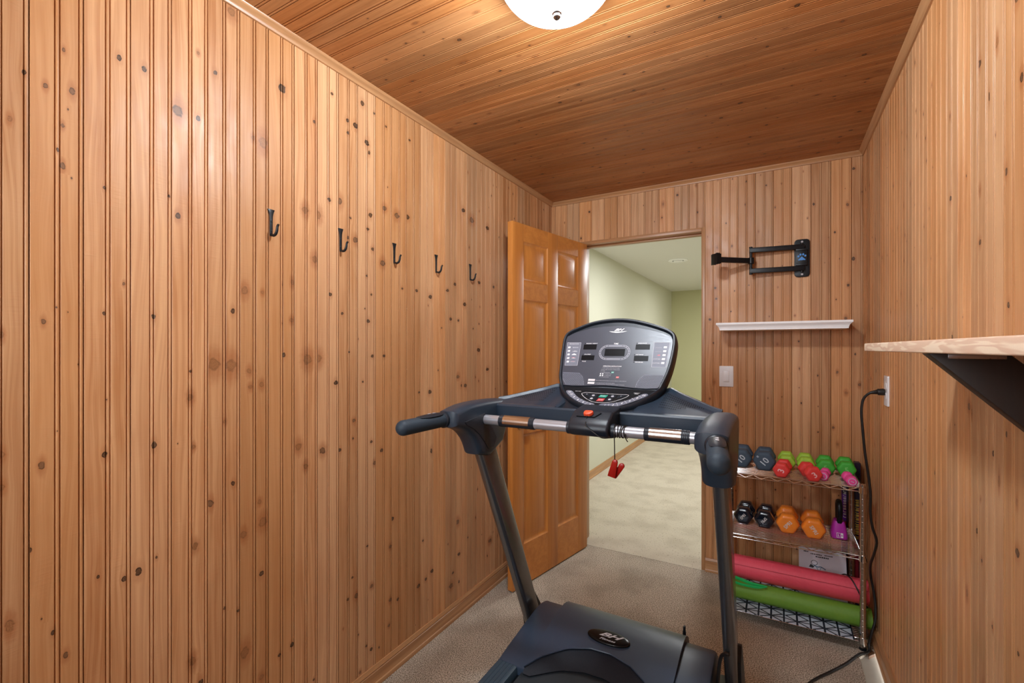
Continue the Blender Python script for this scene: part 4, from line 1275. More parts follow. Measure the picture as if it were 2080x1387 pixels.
for pad, nums in ((LPAD, [('12', -0.1255, 0.1035), ('10', -0.1130, 0.0880), ('8', -0.0965, 0.0715), ('6', -0.0770, 0.0560), ('4', -0.0540, 0.0420), ('2', -0.0270, 0.0300)]),
                  (RPAD, [('1', 0.0240, 0.0310), ('2', 0.0500, 0.0355), ('4', 0.0750, 0.0490), ('6', 0.0970, 0.0660), ('8', 0.1160, 0.0850), ('10', 0.1330, 0.1030)])):
    p2 = [tuple(v) for v in spline(pad, 3, True)]
    bm = nb()
    prism(bm, p2, lambda a, b, t: MKP @ Vector((a, b, t)), 0.0008, 0.0024, 0.0004, 1)
    for i, (s, u, v) in enumerate(nums):
        text(bm, s, MKP @ Matrix.Translation((u, v, 0.0026)), 0.0125, 1, 'CENTER', 0.0002, 0.25, 0.02, 0.9)
        if i:
            c = (Vector((nums[i - 1][1], nums[i - 1][2])) + Vector((u, v))) / 2
            d = (Vector((u, v)) - Vector((nums[i - 1][1], nums[i - 1][2]))).normalized()
            n = Vector((-d.y, d.x))
            flat(bm, [tuple(c - n * 0.0095 - d * 0.0004), tuple(c - n * 0.0095 + d * 0.0004), tuple(c + n * 0.0095 + d * 0.0004), tuple(c + n * 0.0095 - d * 0.0004)], MKP, 1, 0.0027)
    obj('quick_keys', bm, [MMGREY, MPWHITE], kp, recalc=False)
# neck that carries the console on the beam
bm = nb()
prism(bm, [(1.40, 1.10), (1.405, 1.118), (1.47, 1.140), (1.60, 1.22), (1.66, 1.26), (1.69, 1.25), (1.64, 1.16), (1.56, 1.10), (1.47, 1.085)], lambda a, b, t: (t, a, b), CX - 0.135, CX + 0.145, 0.012, 3)
obj('console_neck', bm, MCHAR2, tm)

# motor hood: raised middle, lower side blocks, badge
LIP = [(-0.738, 1.372), (-0.703, 1.435), (-0.66, 1.478), (-0.63, 1.504), (-0.561, 1.532), (-0.492, 1.536), (-0.419, 1.516), (-0.364, 1.477), (-0.32, 1.435), (-0.280, 1.385)]
def lip(x):
    for (a, ya), (b, yb) in zip(LIP, LIP[1:]):
        if a <= x <= b:
            f = (x - a) / (b - a)
            return ya + (yb - ya) * f
    return LIP[0][1] if x < LIP[0][0] else LIP[-1][1]
def main_z(y):
    # convex top between the back ridge and the lip line
    pts = [(1.36, 0.258), (1.40, 0.264), (1.46, 0.274), (1.52, 0.285), (1.58, 0.2965), (1.64, 0.3065), (1.69, 0.3095), (1.73, 0.3050), (1.76, 0.2930)]
    for (a, za), (b, zb) in zip(pts, pts[1:]):
        if y <= b:
            f = (y - a) / (b - a)
            return za + (zb - za) * f
    return pts[-1][1]
bm = nb()
rings = []
xs = [-0.738 + 0.458 * k / 36 for k in range(37)]
for x in xs:
    yl = lip(x)
    rg = [(x, 1.83, 0.04), (x, 1.838, 0.14), (x, 1.822, 0.22), (x, 1.792, 0.272)]
    for k in range(15):
        y = 1.76 + (yl - 1.76) * k / 14
        rg.append((x, y, main_z(y)))
    rg += [(x, yl - 0.0015, main_z(yl) - 0.003), (x, yl + 0.004, main_z(yl) - 0.008), (x, yl + 0.02, 0.05)]
    rings.append(rg)
loft(bm, rings)
hood = obj('motor_hood', bm, MHOOD, tm, 30)
for x0, x1, so in ((-0.842, -0.7385, -1), (-0.2795, -0.178, 1)):
    bm = nb()
    prof = [(1.80, 0.04), (1.81, 0.14), (1.80, 0.20), (1.778, 0.250), (1.745, 0.278), (1.70, 0.288), (1.64, 0.286), (1.55, 0.2765), (1.46, 0.2650), (1.40, 0.2560), (1.374, 0.2500), (1.371, 0.2440), (1.371, 0.04)]
    xx = [x0, x0 + 0.004, x0 + 0.012, x1] if so < 0 else [x0, x1 - 0.012, x1 - 0.004, x1]
    dd = [0.010, 0.003, 0, 0] if so < 0 else [0, 0, 0.003, 0.010]
    loft(bm, [[(x, a, b) for a, b in (inset(prof, d) if d else prof)] for x, d in zip(xx, dd)])
    obj('hood_side_block', bm, MHOOD, tm, 30)
# apron below the lip, down to the belt
bm = nb()
A, B = [], []
rings = []
for x in [-0.7375 + 0.457 * k / 36 for k in range(37)]:
    yl = lip(min(max(x, -0.737), -0.281))
    yb = yl - (0.062 if yl > 1.40 else 0.02) - 0.0
    yb = max(1.362, yl - 0.064)
    zt = main_z(yl) - 0.006
    rings.append([(x, yl + 0.012, zt), (x, yl - 0.004, zt - 0.004), (x, (yl + yb) / 2 - 0.004, (zt + 0.240) / 2 - 0.002), (x, yb, 0.2405), (x, yb + 0.003, 0.2365), (x, yl + 0.012, 0.22)])
loft(bm, rings)
obj('hood_apron', bm, plain('apron_plastic', lin(24, 30, 40), 0.6, spec=0.3), tm, 40)
# oval badge
bm = nb()
by, bx = 1.594, -0.517
bz = main_z(by)
sl = (main_z(by + 0.03) - main_z(by - 0.03)) / 0.06
BM = basis((bx, by, bz), (1, 0, 0), (0, 1, sl))
rings = []
for f, h in ((1.0, -0.006), (1.0, 0.0025), (0.985, 0.0045), (0.94, 0.0062), (0.80, 0.0075), (0.4, 0.0080)):
    rings.append([BM @ Vector((0.077 * f * math.cos(2 * PI * k / 48), 0.032 * f * math.sin(2 * PI * k / 48), h)) for k in range(48)])
loft(bm, rings)
text(bm, 'BH', BM @ Matrix.Translation((0.0, 0.006, 0.0084)), 0.026, 1, 'CENTER', 0.0003, 0.55, 0.03, 2.1)
text(bm, 'Fitness', BM @ Matrix.Translation((0.0, -0.0155, 0.0082)), 0.0125, 1, 'CENTER', 0.0003, 0.4, 0.015, 1.6)
o = obj('logo_badge', bm, [plain('gloss_black', lin(8, 11, 14), 0.25, spec=0.3), MLGREY], hood, 40)
o['label'] = 'glossy black oval badge'
bm = nb()
cyl(bm, (-0.295, 1.795, 0.26), (-0.295, 1.795, 0.287), 0.006, n=12)
box(bm, -0.299, -0.291, 1.789, 1.801, 0.284, 0.305, 0.002)
obj('lift_latch', bm, MBLACK, tm)

# deck, belt and grooved side rails running toward the viewer
bm = nb()
box(bm, CX - 0.300, CX + 0.300, 0.02, 1.75, 0.165, 0.222, 0.004)
box(bm, CX - 0.318, CX - 0.262, 0.0, 1.78, 0.095, 0.200, 0.006)
box(bm, CX + 0.262, CX + 0.318, 0.0, 1.78, 0.095, 0.200, 0.006)
for y in (0.06, 1.70):
    box(bm, CX - 0.31, CX + 0.31, y - 0.03, y + 0.03, 0.06, 0.12, 0.006)
obj('deck_frame', bm, MBLACK, tm)
for s in (-1, 1):
    for y in (0.10,):
        bm = nb()
        cyl(bm, (CX + s * 0.28, y, 0.0), (CX + s * 0.28, y, 0.10), 0.022, n=20, bev=0.004)
        obj('rear_foot', bm, MBLACK, tm)
bm = nb()
pts = []
r0 = 0.024
yA, yB_, zc = 0.03, 1.62, 0.2115
for k in range(13):
    a = PI / 2 + PI * k / 12
    pts.append((yA + r0 * math.cos(a), zc + r0 * math.sin(a)))
for k in range(13):
    a = -PI / 2 + PI * k / 12
    pts.append((yB_ + r0 * math.cos(a), zc + r0 * math.sin(a)))
ins = [(yA + (y - yA) * 0.99 if y < 0.5 else y - 0.001, zc + (z - zc) * 0.9) for y, z in pts]
for x0, x1 in ((CX - 0.240, CX + 0.240),):
    o0 = [bm.verts.new((x0, y, z)) for y, z in pts]
    o1 = [bm.verts.new((x1, y, z)) for y, z in pts]
    i0 = [bm.verts.new((x0, y, z)) for y, z in ins]
    i1 = [bm.verts.new((x1, y, z)) for y, z in ins]
    for a, b in ((o0, o1), (i1, i0), (i0, o0), (o1, i1)):
        quadstrip(bm, a, b, 0, True)
obj('running_belt', bm, MBELT, tm)
for s in (-1, 1):
    bm = nb()
    pr = [(0.256, 0.150), (0.256, 0.240), (0.259, 0.2465), (0.266, 0.2485)]
    for k in range(4):
        u = 0.270 + 0.0135 * k
        pr += [(u, 0.2485), (u + 0.0012, 0.2470), (u + 0.004, 0.2470), (u + 0.0052, 0.2485)]
    pr += [(0.326, 0.2485), (0.333, 0.2460), (0.336, 0.240), (0.336, 0.150)]
    loft(bm, [[(CX + s * a, y, b) for a, b in pr] for y in (0.0, 1.378)])
    obj('side_rail', bm, MRAIL, tm, 25)
bm = nb()
box(bm, CX - 0.336, CX + 0.336, -0.03, 0.0, 0.12, 0.25, 0.01)
obj('rear_end_cap', bm, MBLACK, tm)
# wiring loop at the foot of the right tube
bm = nb()
tube(bm, spline([(-0.128, 1.585, 0.376), (-0.140, 1.59, 0.372), (-0.153, 1.60, 0.350), (-0.160, 1.605, 0.300), (-0.163, 1.61, 0.22), (-0.160, 1.62, 0.12), (-0.15, 1.63, 0.06)], 5), 0.0055, 10)
obj('wiring_loop', bm, MCORD, tm)

# ------------------------------------------------------------------ coat hooks on the left wall
HOOKY = [0.886, 1.153, 1.4255, 1.6975, 1.9745]
HL = ['black wrought iron hook nearest the camera, first in the row on the left wall', 'second black iron hook from the camera on the left wall',
      'middle one of the five black iron hooks on the left wall', 'fourth black iron hook from the camera on the left wall, next to the last',
      'farthest black iron hook on the left wall, closest to the open door']
hk = thing('coat_hook', (XL, HOOKY[0], 1.72), HL[0], 'hook', 'row of iron hooks on the left wall')
y0 = HOOKY[0]
bm = nb()
half = [(0.0115, 1.7640), (0.0102, 1.7600), (0.0072, 1.7510), (0.0056, 1.7420), (0.0050, 1.7300), (0.0048, 1.7050), (0.0046, 1.6880), (0.0036, 1.6800)]
poly = [(y0 + a, z) for a, z in half] + [(y0 - a, z) for a, z in half[::-1]]
prism(bm, poly, lambda a, b, t: (t, a, b), XL + 0.0003, XL + 0.0042, 0.0012)
obj('back_plate', bm, MIRON, hk)
bm = nb()
pts = spline([(XL + 0.002, y0, 1.690), (XL + 0.006, y0, 1.684), (XL + 0.016, y0, 1.6805), (XL + 0.026, y0, 1.684), (XL + 0.032, y0, 1.694), (XL + 0.0345, y0, 1.706), (XL + 0.040, y0, 1.712)], 5)
tube(bm, pts, [0.0032 + 0.0012 * math.sin(PI * i / (len(pts) - 1)) for i in range(len(pts))], 12)
obj('hook_arm', bm, MIRON, hk)
for z in (1.726, 1.697):
    bm = nb()
    cyl(bm, (XL + 0.004, y0, z), (XL + 0.0062, y0, z), 0.0032, 0.0022, 14)
    obj('screw', bm, MIRON, hk)
for y, l in zip(HOOKY[1:], HL[1:]):
    dup(hk, (XL, y, 1.72), l)

# ------------------------------------------------------------------ pivoting bracket on the back wall
tv = thing('wall_mount', (0.12, YB, 1.82), 'black folding television bracket with a blue paw print on the back wall', 'wall bracket')
bm = nb()
def rrect(x0, x1, z0, z1, r, n=6):
    pts = []
    for cx, cz, a0 in ((x1 - r, z1 - r, 0), (x0 + r, z1 - r, 90), (x0 + r, z0 + r, 180), (x1 - r, z0 + r, 270)):
        for k in range(n + 1):
            a = R(a0 + 90 * k / n)
            pts.append((cx + r * math.cos(a), cz + r * math.sin(a)))
    return pts
prism(bm, rrect(0.084, 0.156, 1.717, 1.922, 0.018), lambda a, b, t: (a, t, b), YB - 0.0115, YB - 0.0005, 0.002)
obj('wall_plate', bm, MBLACK, tv)
bm = nb()
box(bm, 0.0905, 0.1425, YB - 0.034, YB - 0.0113, 1.785, 1.858, 0.0015)
box(bm, 0.090, 0.143, YB - 0.040, YB - 0.0113, 1.776, 1.786, 0.001)
box(bm, 0.090, 0.143, YB - 0.040, YB - 0.0113, 1.857, 1.866, 0.001)
br = obj('arm_bracket', bm, MBLACK, tv)
bm = nb()
MPW = basis((0.1180, YB - 0.0345, 1.820), (1, 0, 0), (0, 0, 1))
def disc(bm, u, v, a, b, rot=0, n=16, mi=0, h=0.0004):
    c, s = math.cos(rot), math.sin(rot)
    prism(bm, [(u + a * math.cos(2 * PI * k / n) * c - b * math.sin(2 * PI * k / n) * s, v + a * math.cos(2 * PI * k / n) * s + b * math.sin(2 * PI * k / n) * c) for k in range(n)],
          lambda x, y, t: MPW @ Vector((x, y, t)), 0.0, h, mi=mi)
disc(bm, -0.0155, 0.0055, 0.0048, 0.0055, 0.4)
disc(bm, -0.0060, 0.0145, 0.0048, 0.0056, 0.1)
disc(bm, 0.0062, 0.0148, 0.0048, 0.0056, -0.1)
disc(bm, 0.0160, 0.0070, 0.0048, 0.0055, -0.4)
prism(bm, [tuple(v) for v in spline([(0.0, 0.004), (0.0075, -0.004), (0.0165, -0.0125), (0.0145, -0.0165), (0.007, -0.0155), (0, -0.0165), (-0.007, -0.0155), (-0.0145, -0.0165), (-0.0165, -0.0125), (-0.0075, -0.004)], 3, True)], lambda x, y, t: MPW @ Vector((x, y, t)), 0.0, 0.0004)
o = obj('paw_emblem', bm, plain('bright_blue_print', lin(58, 136, 214), 0.4), br)
o['label'] = 'bright blue paw print'
PV = Vector((0.118, YB - 0.030, 0))           # pivot at the plate
RD = Vector((-0.1255, YB - 0.060, 0))         # outer rod
d = (RD - PV).normalized()
nrm = Vector((-d.y, d.x, 0))
for z0, z1 in ((1.8640, 1.8905), (1.7480, 1.7745)):
    bm = nb()
    M = Matrix(((d.x, nrm.x, 0, PV.x), (d.y, nrm.y, 0, PV.y), (0, 0, 1, 0), (0, 0, 0, 1)))
    L = (RD - PV).length
    box(bm, -0.012, L + 0.008, -0.010, 0.010, z0, z1, 0.0025, 2, M)
    cyl(bm, (RD.x, RD.y, z1 - 0.001), (RD.x, RD.y, z1 + 0.006), 0.009, n=16)
    cyl(bm, (RD.x, RD.y, z0 - 0.007), (RD.x, RD.y, z0 + 0.001), 0.008, n=16)
    cyl(bm, (PV.x, PV.y, z0 - 0.008), (PV.x, PV.y, z1 + 0.008), 0.006, n=16)
    obj('swing_arm', bm, MBLACK, tv)
bm = nb()
cyl(bm, (RD.x, RD.y, 1.757), (RD.x, RD.y, 1.880), 0.0078, n=18)
obj('pivot_rod', bm, MBLACK, tv)
HD = Vector((-0.279, 2.792, 0))
d2 = (HD - RD).normalized()
n2 = Vector((-d2.y, d2.x, 0))
M2 = Matrix(((d2.x, n2.x, 0, RD.x), (d2.y, n2.y, 0, RD.y), (0, 0, 1, 0), (0, 0, 0, 1)))
L2 = (HD - RD).length
bm = nb()
box(bm, -0.002, L2 - 0.004, -0.010, 0.010, 1.8045, 1.8330, 0.0025, 2, M2)
cyl(bm, (RD.x, RD.y, 1.8020), (RD.x, RD.y, 1.8360), 0.0165, n=24, bev=0.002)
obj('forearm', bm, MBLACK, tv)
bm = nb()
box(bm, L2 - 0.006, L2 + 0.010, -0.017, 0.017, 1.7960, 1.8500, 0.002, 2, M2)
box(bm, L2 + 0.004, L2 + 0.026, -0.020, -0.016, 1.7920, 1.8530, 0.001, 2, M2)
box(bm, L2 + 0.004, L2 + 0.026, 0.016, 0.020, 1.7920, 1.8530, 0.001, 2, M2)
box(bm, L2 + 0.024, L2 + 0.029, -0.026, 0.026, 1.7900, 1.8500, 0.002, 2, M2)
c = M2 @ Vector((L2 + 0.015, 0, 0))
cyl(bm, M2 @ Vector((L2 + 0.014, -0.024, 1.798)), M2 @ Vector((L2 + 0.014, 0.024, 1.798)), 0.006, n=14)
obj('tilt_head', bm, MBLACK, tv)
for z in (1.908, 1.731):
    bm = nb()
    cyl(bm, (0.1200, YB - 0.0135, z), (0.1200, YB - 0.0100, z), 0.0060, n=6)
    obj('bolt', bm, MNICKEL, tv)

# ------------------------------------------------------------------ white ledge
ws = thing('wall_shelf', (0.017, YB, 1.43), 'white moulded display ledge on the back wall under the television bracket', 'shelf')
bm = nb()
rings = []
for z, i in ((1.4275, 0.0165), (1.4340, 0.0165), (1.4350, 0.0150), (1.4390, 0.0146), (1.4440, 0.0128), (1.4490, 0.0095), (1.4535, 0.0050), (1.4560, 0.0030), (1.4565, 0.0005), (1.4580, 0.0), (1.4665, 0.0), (1.4680, 0.0012)):
    rings.append([(-0.291 + i, YB - 0.0012, z), (-0.291 + i, 2.776 + i, z), (0.324 - i, 2.776 + i, z), (0.324 - i, YB - 0.0012, z)])
loft(bm, rings)
obj('ledge', bm, MWHITE, ws, 25)

# ------------------------------------------------------------------ light switch
sw = thing('light_switch', (-0.256, YB, 1.164), 'white rocker light switch beside the doorway', 'light switch')
bm = nb()
prism(bm, rrect(-0.2935, -0.2185, 1.1040, 1.2245, 0.003, 3), lambda a, b, t: (a, t, b), YB - 0.0062, YB - 0.0003, 0.0022)
obj('cover_plate', bm, MPLAST, sw)
bm = nb()
prism(bm, rrect(-0.2735, -0.2385, 1.1300, 1.1985, 0.002, 3), lambda a, b, t: (a, t, b), YB - 0.0068, YB - 0.0050, 0.0004, 1)
box(bm, -0.2705, -0.2415, YB - 0.0098, YB - 0.0060, 1.1330, 1.1955, 0.0012, 2, Matrix.Translation((0, YB, 1.164)) @ Matrix.Rotation(R(-3.0), 4, 'X') @ Matrix.Translation((0, -YB, -1.164)))
obj('rocker', bm, MPLAST, sw)
for z in (1.1155, 1.2130):
    bm = nb()
    cyl(bm, (-0.256, YB - 0.0070, z), (-0.256, YB - 0.0058, z), 0.0026, n=14)
    obj('screw', bm, MPLAST, sw)

# ------------------------------------------------------------------ power outlet and cable
ou = thing('power_outlet', (XR, 2.380, 1.155), 'white power outlet on the right wall with a black plug in it', 'power outlet')
bm = nb()
prism(bm, rrect(2.3430, 2.4180, 1.0950, 1.2160, 0.003, 3), lambda a, b, t: (t, a, b), XR - 0.0064, XR - 0.0003, 0.0022)
obj('cover_plate', bm, MPLAST, ou)
for z in (1.1350, 1.1750):
    bm = nb()
    pts = [(2.3805 + 0.0175 * math.cos(a), z + max(-0.0135, min(0.0135, 0.0175 * math.sin(a)))) for a in [2 * PI * k / 32 for k in range(32)]]
    prism(bm, pts, lambda a, b, t: (t, a, b), XR - 0.0082, XR - 0.0050, 0.0006, 1)
    obj('socket', bm, MPLAST, ou)
pc = thing('treadmill_power_cord', (XR - 0.02, 2.40, 1.15), 'black power cable hanging from the outlet and trailing across the carpet', 'cord')  # the treadmill's own power cable, kept as a separate object
bm = nb()
tube(bm, [(XR - 0.0085, 2.3860, 1.150), (XR - 0.013, 2.3865, 1.150), (XR - 0.030, 2.388, 1.1495), (XR - 0.034, 2.389, 1.1490), (XR - 0.055, 2.392, 1.1445)], [0.0120, 0.0140, 0.0130, 0.0090, 0.0058], 16)
obj('plug', bm, MCORD, pc)
bm = nb()
path = [(XR - 0.050, 2.391, 1.1455), (0.327, 2.396, 1.137), (0.3125, 2.400, 1.113), (0.307, 2.40, 1.066), (0.311, 2.40, 0.994), (0.319, 2.40, 0.893), (0.329, 2.40, 0.812), (0.337, 2.40, 0.732), (0.337, 2.40, 0.650),
        (0.3435, 2.40, 0.590), (0.357, 2.405, 0.542), (0.3595, 2.42, 0.508), (0.358, 2.47, 0.450), (0.358, 2.545, 0.380), (0.365, 2.592, 0.310), (0.378, 2.585, 0.220), (0.378, 2.565, 0.140), (0.363, 2.550, 0.080), (0.353, 2.545, 0.030), (0.351, 2.526, 0.0100), (0.336, 2.507, 0.0056),
        (0.310, 2.483, 0.0055), (0.254, 2.384, 0.0055), (0.195, 2.295, 0.0055), (0.141, 2.219, 0.0055), (0.109, 2.165, 0.0055), (0.05, 2.050, 0.0055), (-0.02, 1.92, 0.0055), (-0.06, 1.70, 0.0055), (-0.065, 1.45, 0.0055)]
tube(bm, spline(path, 6), 0.0050, 10)
obj('cable', bm, MCORD, pc)

# ------------------------------------------------------------------ raw pine shelf on the right wall
rs = thing('wooden_shelf', (XR, 1.0, 1.32), 'thick pale pine shelf on the right wall held by a dark diagonal brace', 'shelf')
bm = nb()
box(bm, 0.200, XR - 0.0008, 0.30, 1.516, 1.3205, 1.3405, 0.0022, 3)
obj('shelf_board', bm, MSHELF, rs)
bm = nb()
prism(bm, [(0.2035, 1.3200), (0.2930, 1.3200), (XR - 0.0008, 1.2225), (XR - 0.0008, 1.1330)], lambda a, b, t: (a, t, b), 0.940, 0.980, 0.001)
obj('brace', bm, MBRACE, rs)
bm = nb()
box(bm, 0.226, 0.290, 0.9385, 0.9420, 1.3120, 1.3204, 0.0006)
o = obj('bracket_strip', bm, MNICKEL, rs)

# ------------------------------------------------------------------ chrome wire rack
RX0, RX1, RY0, RY1 = -0.222, 0.330, 2.538, 2.893
SZ = [0.0500, 0.4120, 0.7120]
rk = thing('wire_rack', (0.04, 2.715, 0.0), 'three-tier chrome wire rack standing in the corner of the back wall', 'rack')
for x in (RX0, RX1):
    for y in (RY0, RY1):
        bm = nb()
        prof = [(0.0122, 0.012)]
        z = 0.030
        while z < 0.705:
            prof += [(0.0122, z), (0.0118, z + 0.0008), (0.0118, z + 0.0020), (0.0122, z + 0.0028)]
            z += 0.0254
        prof += [(0.0122, 0.724)]
        lathe(bm, prof, 18, Matrix.Translation((x, y, 0)))
        po = obj('post', bm, MSTEEL, rk, 20)
        bm = nb()
        lathe(bm, [(0.0124, 0.722), (0.0127, 0.723), (0.0127, 0.727), (0.010, 0.729)], 18, Matrix.Translation((x, y, 0)))
        obj('post_cap', bm, MCHROME, po)
        bm = nb()
        lathe(bm, [(0.0135, 0.0), (0.0135, 0.006), (0.0070, 0.008), (0.0060, 0.014)], 18, Matrix.Translation((x, y, 0)))
        obj('levelling_foot', bm, MBLACK, po)
for z in SZ:
    bm = nb()
    r = 0.0019
    zl = z - 0.0165
    for y in (RY0, RY1):
        tube(bm, [(RX0, y, z), (RX1, y, z)], 0.0024, 8)
        tube(bm, [(RX0, y, zl), (RX1, y, zl)], 0.0024, 8)
        n = 15
        zig = [(RX0 + 0.02 + (RX1 - RX0 - 0.04) * k / n, y, z - 0.001 if k % 2 else zl + 0.001) for k in range(n + 1)]
        tube(bm, zig, 0.0019, 6)
    for x in (RX0, RX1):
        tube(bm, [(x, RY0, z), (x, RY1, z)], 0.0024, 8)
        tube(bm, [(x, RY0, zl), (x, RY1, zl)], 0.0024, 8)
        n = 10
        tube(bm, [(x, RY0 + 0.02 + (RY1 - RY0 - 0.04) * k / n, z - 0.001 if k % 2 else zl + 0.001) for k in range(n + 1)], 0.0019, 6)
    for k in range(1, 23):
        y = RY0 + (RY1 - RY0) * k / 23
        tube(bm, [(RX0, y, z), (RX1, y, z)], 0.0013, 6)
    for x in (RX0 + (RX1 - RX0) * f for f in (0.25, 0.5, 0.79)):
        tube(bm, [(x, RY0, z - 0.003), (x, RY1, z - 0.003)], 0.0019, 6)
    ws_ = obj('wire_shelf', bm, MCHROME, rk)
    for x in (RX0, RX1):
        for y in (RY0, RY1):
            bm = nb()
            lathe(bm, [(0.0124, zl - 0.006), (0.0158, zl - 0.006), (0.0150, z + 0.005), (0.0124, z + 0.005)], 18, Matrix.Translation((x, y, 0)))
            obj('collar', bm, MCHROME, ws_)

# ------------------------------------------------------------------ dumbbells
def db_mat(name, rgb, rough, coat=0.0):
    return plain(name, lin(*rgb), rough, noise=0.03, nscale=300, coat=coat, coat_rough=0.08)
def hexring(w, y, n_round=5, r=0.16, rot=0.0, cz=0.0):
    """rounded hexagon in the XZ plane, flat side down, w across corners"""
    R0 = w / 2
    pts = []
    for k in range(6):
        c = R(60 * k) + rot
        p = Vector((R0 * math.cos(c), R0 * math.sin(c)))
        pa = Vector((R0 * math.cos(c - R(60)), R0 * math.sin(c - R(60))))
        pb = Vector((R0 * math.cos(c + R(60)), R0 * math.sin(c + R(60))))
        a, b = p.lerp(pa, r), p.lerp(pb, r)
        for i in range(n_round):
            t = i / (n_round - 1)
            q = a * (1 - t) ** 2 + p * 2 * t * (1 - t) + b * t * t
            pts.append((q.x, y, cz + q.y))
    return pts
def dumbbell(label, mat, w, L, hl, hr, num, numrot, nsize, loc, rotz, group, num_mat, extra=None, rr=0.16, soft=0.16):
    t = thing('dumbbell', (0, 0, 0), label, 'dumbbell', group)
    cz = w * 0.433
    cz2 = cz
    bm = nb()
    tube(bm, [(0, -L / 2 + hl * 0.5, cz), (0, -L / 2 + hl * 1.3, cz), (0, 0, cz), (0, L / 2 - hl * 1.3, cz), (0, L / 2 - hl * 0.5, cz)], [hr * 1.25, hr * 0.95, hr * 1.08, hr * 0.95, hr * 1.25], 20)
    obj('handle', bm, mat, t)
    for s in (-1, 1):
        bm = nb()
        yo, yi = s * L / 2, s * (L / 2 - hl)
        m = (yo + yi) / 2
        e = s * hl
        rings = [hexring(w * 0.62, yo, rot=0, r=soft, cz=cz), hexring(w * 0.80, yo - e * 0.015, r=soft, cz=cz), hexring(w * 0.90, yo - e * 0.07, r=soft, cz=cz), hexring(w * 0.965, yo - e * 0.16, r=soft, cz=cz), hexring(w, yo - e * 0.32, r=soft, cz=cz),
                 hexring(w, yi + e * 0.30, r=soft, cz=cz), hexring(w * 0.95, yi + e * 0.14, r=soft, cz=cz), hexring(w * 0.82, yi + e * 0.04, r=soft, cz=cz), hexring(w * 0.5, yi, r=soft, cz=cz)]
        loft(bm, rings)
        h = obj('head', bm, mat, t, 50)
        bm = nb()
        M = basis((0, yo - 0.0002 * (-s), cz), (-s, 0, 0), (0, 0, 1))
        M = basis((0, yo, cz), (1, 0, 0) if s < 0 else (-1, 0, 0), (0, 0, 1))
        if num:
            text(bm, num, M @ Matrix.Rotation(numrot, 4, 'Z') , nsize, 0, 'CENTER', 0.0005, 0.0, 0.015)
            if extra == 'ring':
                pts = [(nsize * 0.85 * math.cos(2 * PI * k / 28), nsize * 0.85 * math.sin(2 * PI * k / 28)) for k in range(28)]
                ins_ = [(a * 0.84, b * 0.84) for a, b in pts]
                va = [bm.verts.new(M @ Vector((a, b, 0.0004))) for a, b in pts]
                vb = [bm.verts.new(M @ Vector((a, b, 0.0004))) for a, b in ins_]
                quadstrip(bm, va, vb, 0, True)
            if extra == 'lb':
                text(bm, 'e', M @ Matrix.Rotation(numrot, 4, 'Z') @ Matrix.Translation((0.0, nsize * 0.95, 0)), nsize * 0.5, 0, 'CENTER', 0.0005, 0, 0.01)
            obj('number_print', bm, num_mat, h, recalc=False)
        else:
            bm.free()
    t.location = loc
    t.rotation_euler = (0, 0, rotz)
    return t
DN = db_mat('grey_neoprene', (62, 84, 104), 0.62)
DLI = db_mat('lime_neoprene', (166, 214, 70), 0.55)
DGR = db_mat('green_neoprene', (62, 176, 56), 0.55)
DRE = db_mat('red_neoprene', (226, 62, 60), 0.55)
DPI = db_mat('pink_neoprene', (234, 76, 158), 0.55)
DNA = db_mat('navy_black_vinyl', (10, 18, 32), 0.18, 0.5)
DOR = db_mat('orange_vinyl', (240, 138, 44), 0.3, 0.3)
NP = plain('pale_number_print', lin(198, 216, 228), 0.5)
NP2 = plain('pink_number_print', lin(250, 200, 206), 0.5)
NP3 = plain('silver_print', lin(206, 206, 206), 0.5)
NP4 = plain('soft_green_print', lin(130, 214, 122), 0.5)
zt, zm = SZ[2] + 0.0019, SZ[1] + 0.0019
TG, MG = 'dumbbells on the top shelf', 'dumbbells on the middle shelf'
dumbbell('dark grey-blue dumbbell marked 10, half hidden behind the treadmill handle', DN, 0.107, 0.182, 0.066, 0.016, '10', R(52), 0.042, (-0.160, 2.740, zt), 0, TG, NP, 'lb')
dumbbell('dark grey-blue dumbbell marked 10 standing left of the red ones', DN, 0.107, 0.182, 0.066, 0.016, '10', R(52), 0.042, (-0.054, 2.728, zt), 0, TG, NP, 'lb')
dumbbell('lime green dumbbell beside the grey-blue pair, behind the first red one', DLI, 0.083, 0.150, 0.052, 0.014, '', 0, 0.03, (0.0435, 2.782, zt), 0, TG, NP4)
dumbbell('lime green dumbbell between the other lime one and the darker greens', DLI, 0.083, 0.150, 0.052, 0.014, '', 0, 0.03, (0.1275, 2.785, zt), 0, TG, NP4)
dumbbell('red dumbbell marked 3 lying right of the grey-blue ones', DRE, 0.076, 0.132, 0.046, 0.0135, '3', R(75), 0.038, (0.0255, 2.607, zt), R(-7), TG, NP2)
dumbbell('red dumbbell marked 3 turned towards the pink one', DRE, 0.076, 0.132, 0.046, 0.0135, '3', R(40), 0.038, (0.1360, 2.598, zt), R(13), TG, NP2)
dumbbell('green dumbbell marked 5 behind the half-hidden pink one', DGR, 0.0825, 0.158, 0.055, 0.014, '5', R(20), 0.034, (0.2100, 2.772, zt), R(-2), TG, NP4)
dumbbell('green dumbbell marked 5 at the right end of the shelf, against the post', DGR, 0.0825, 0.158, 0.055, 0.014, '5', R(10), 0.034, (0.2925, 2.777, zt), R(-2), TG, NP4)
dumbbell('small pink dumbbell half hidden behind a red one', DPI, 0.049, 0.105, 0.038, 0.011, '1', R(40), 0.018, (0.1960, 2.628, zt), R(-10), TG, NP, 'ring', soft=0.3)
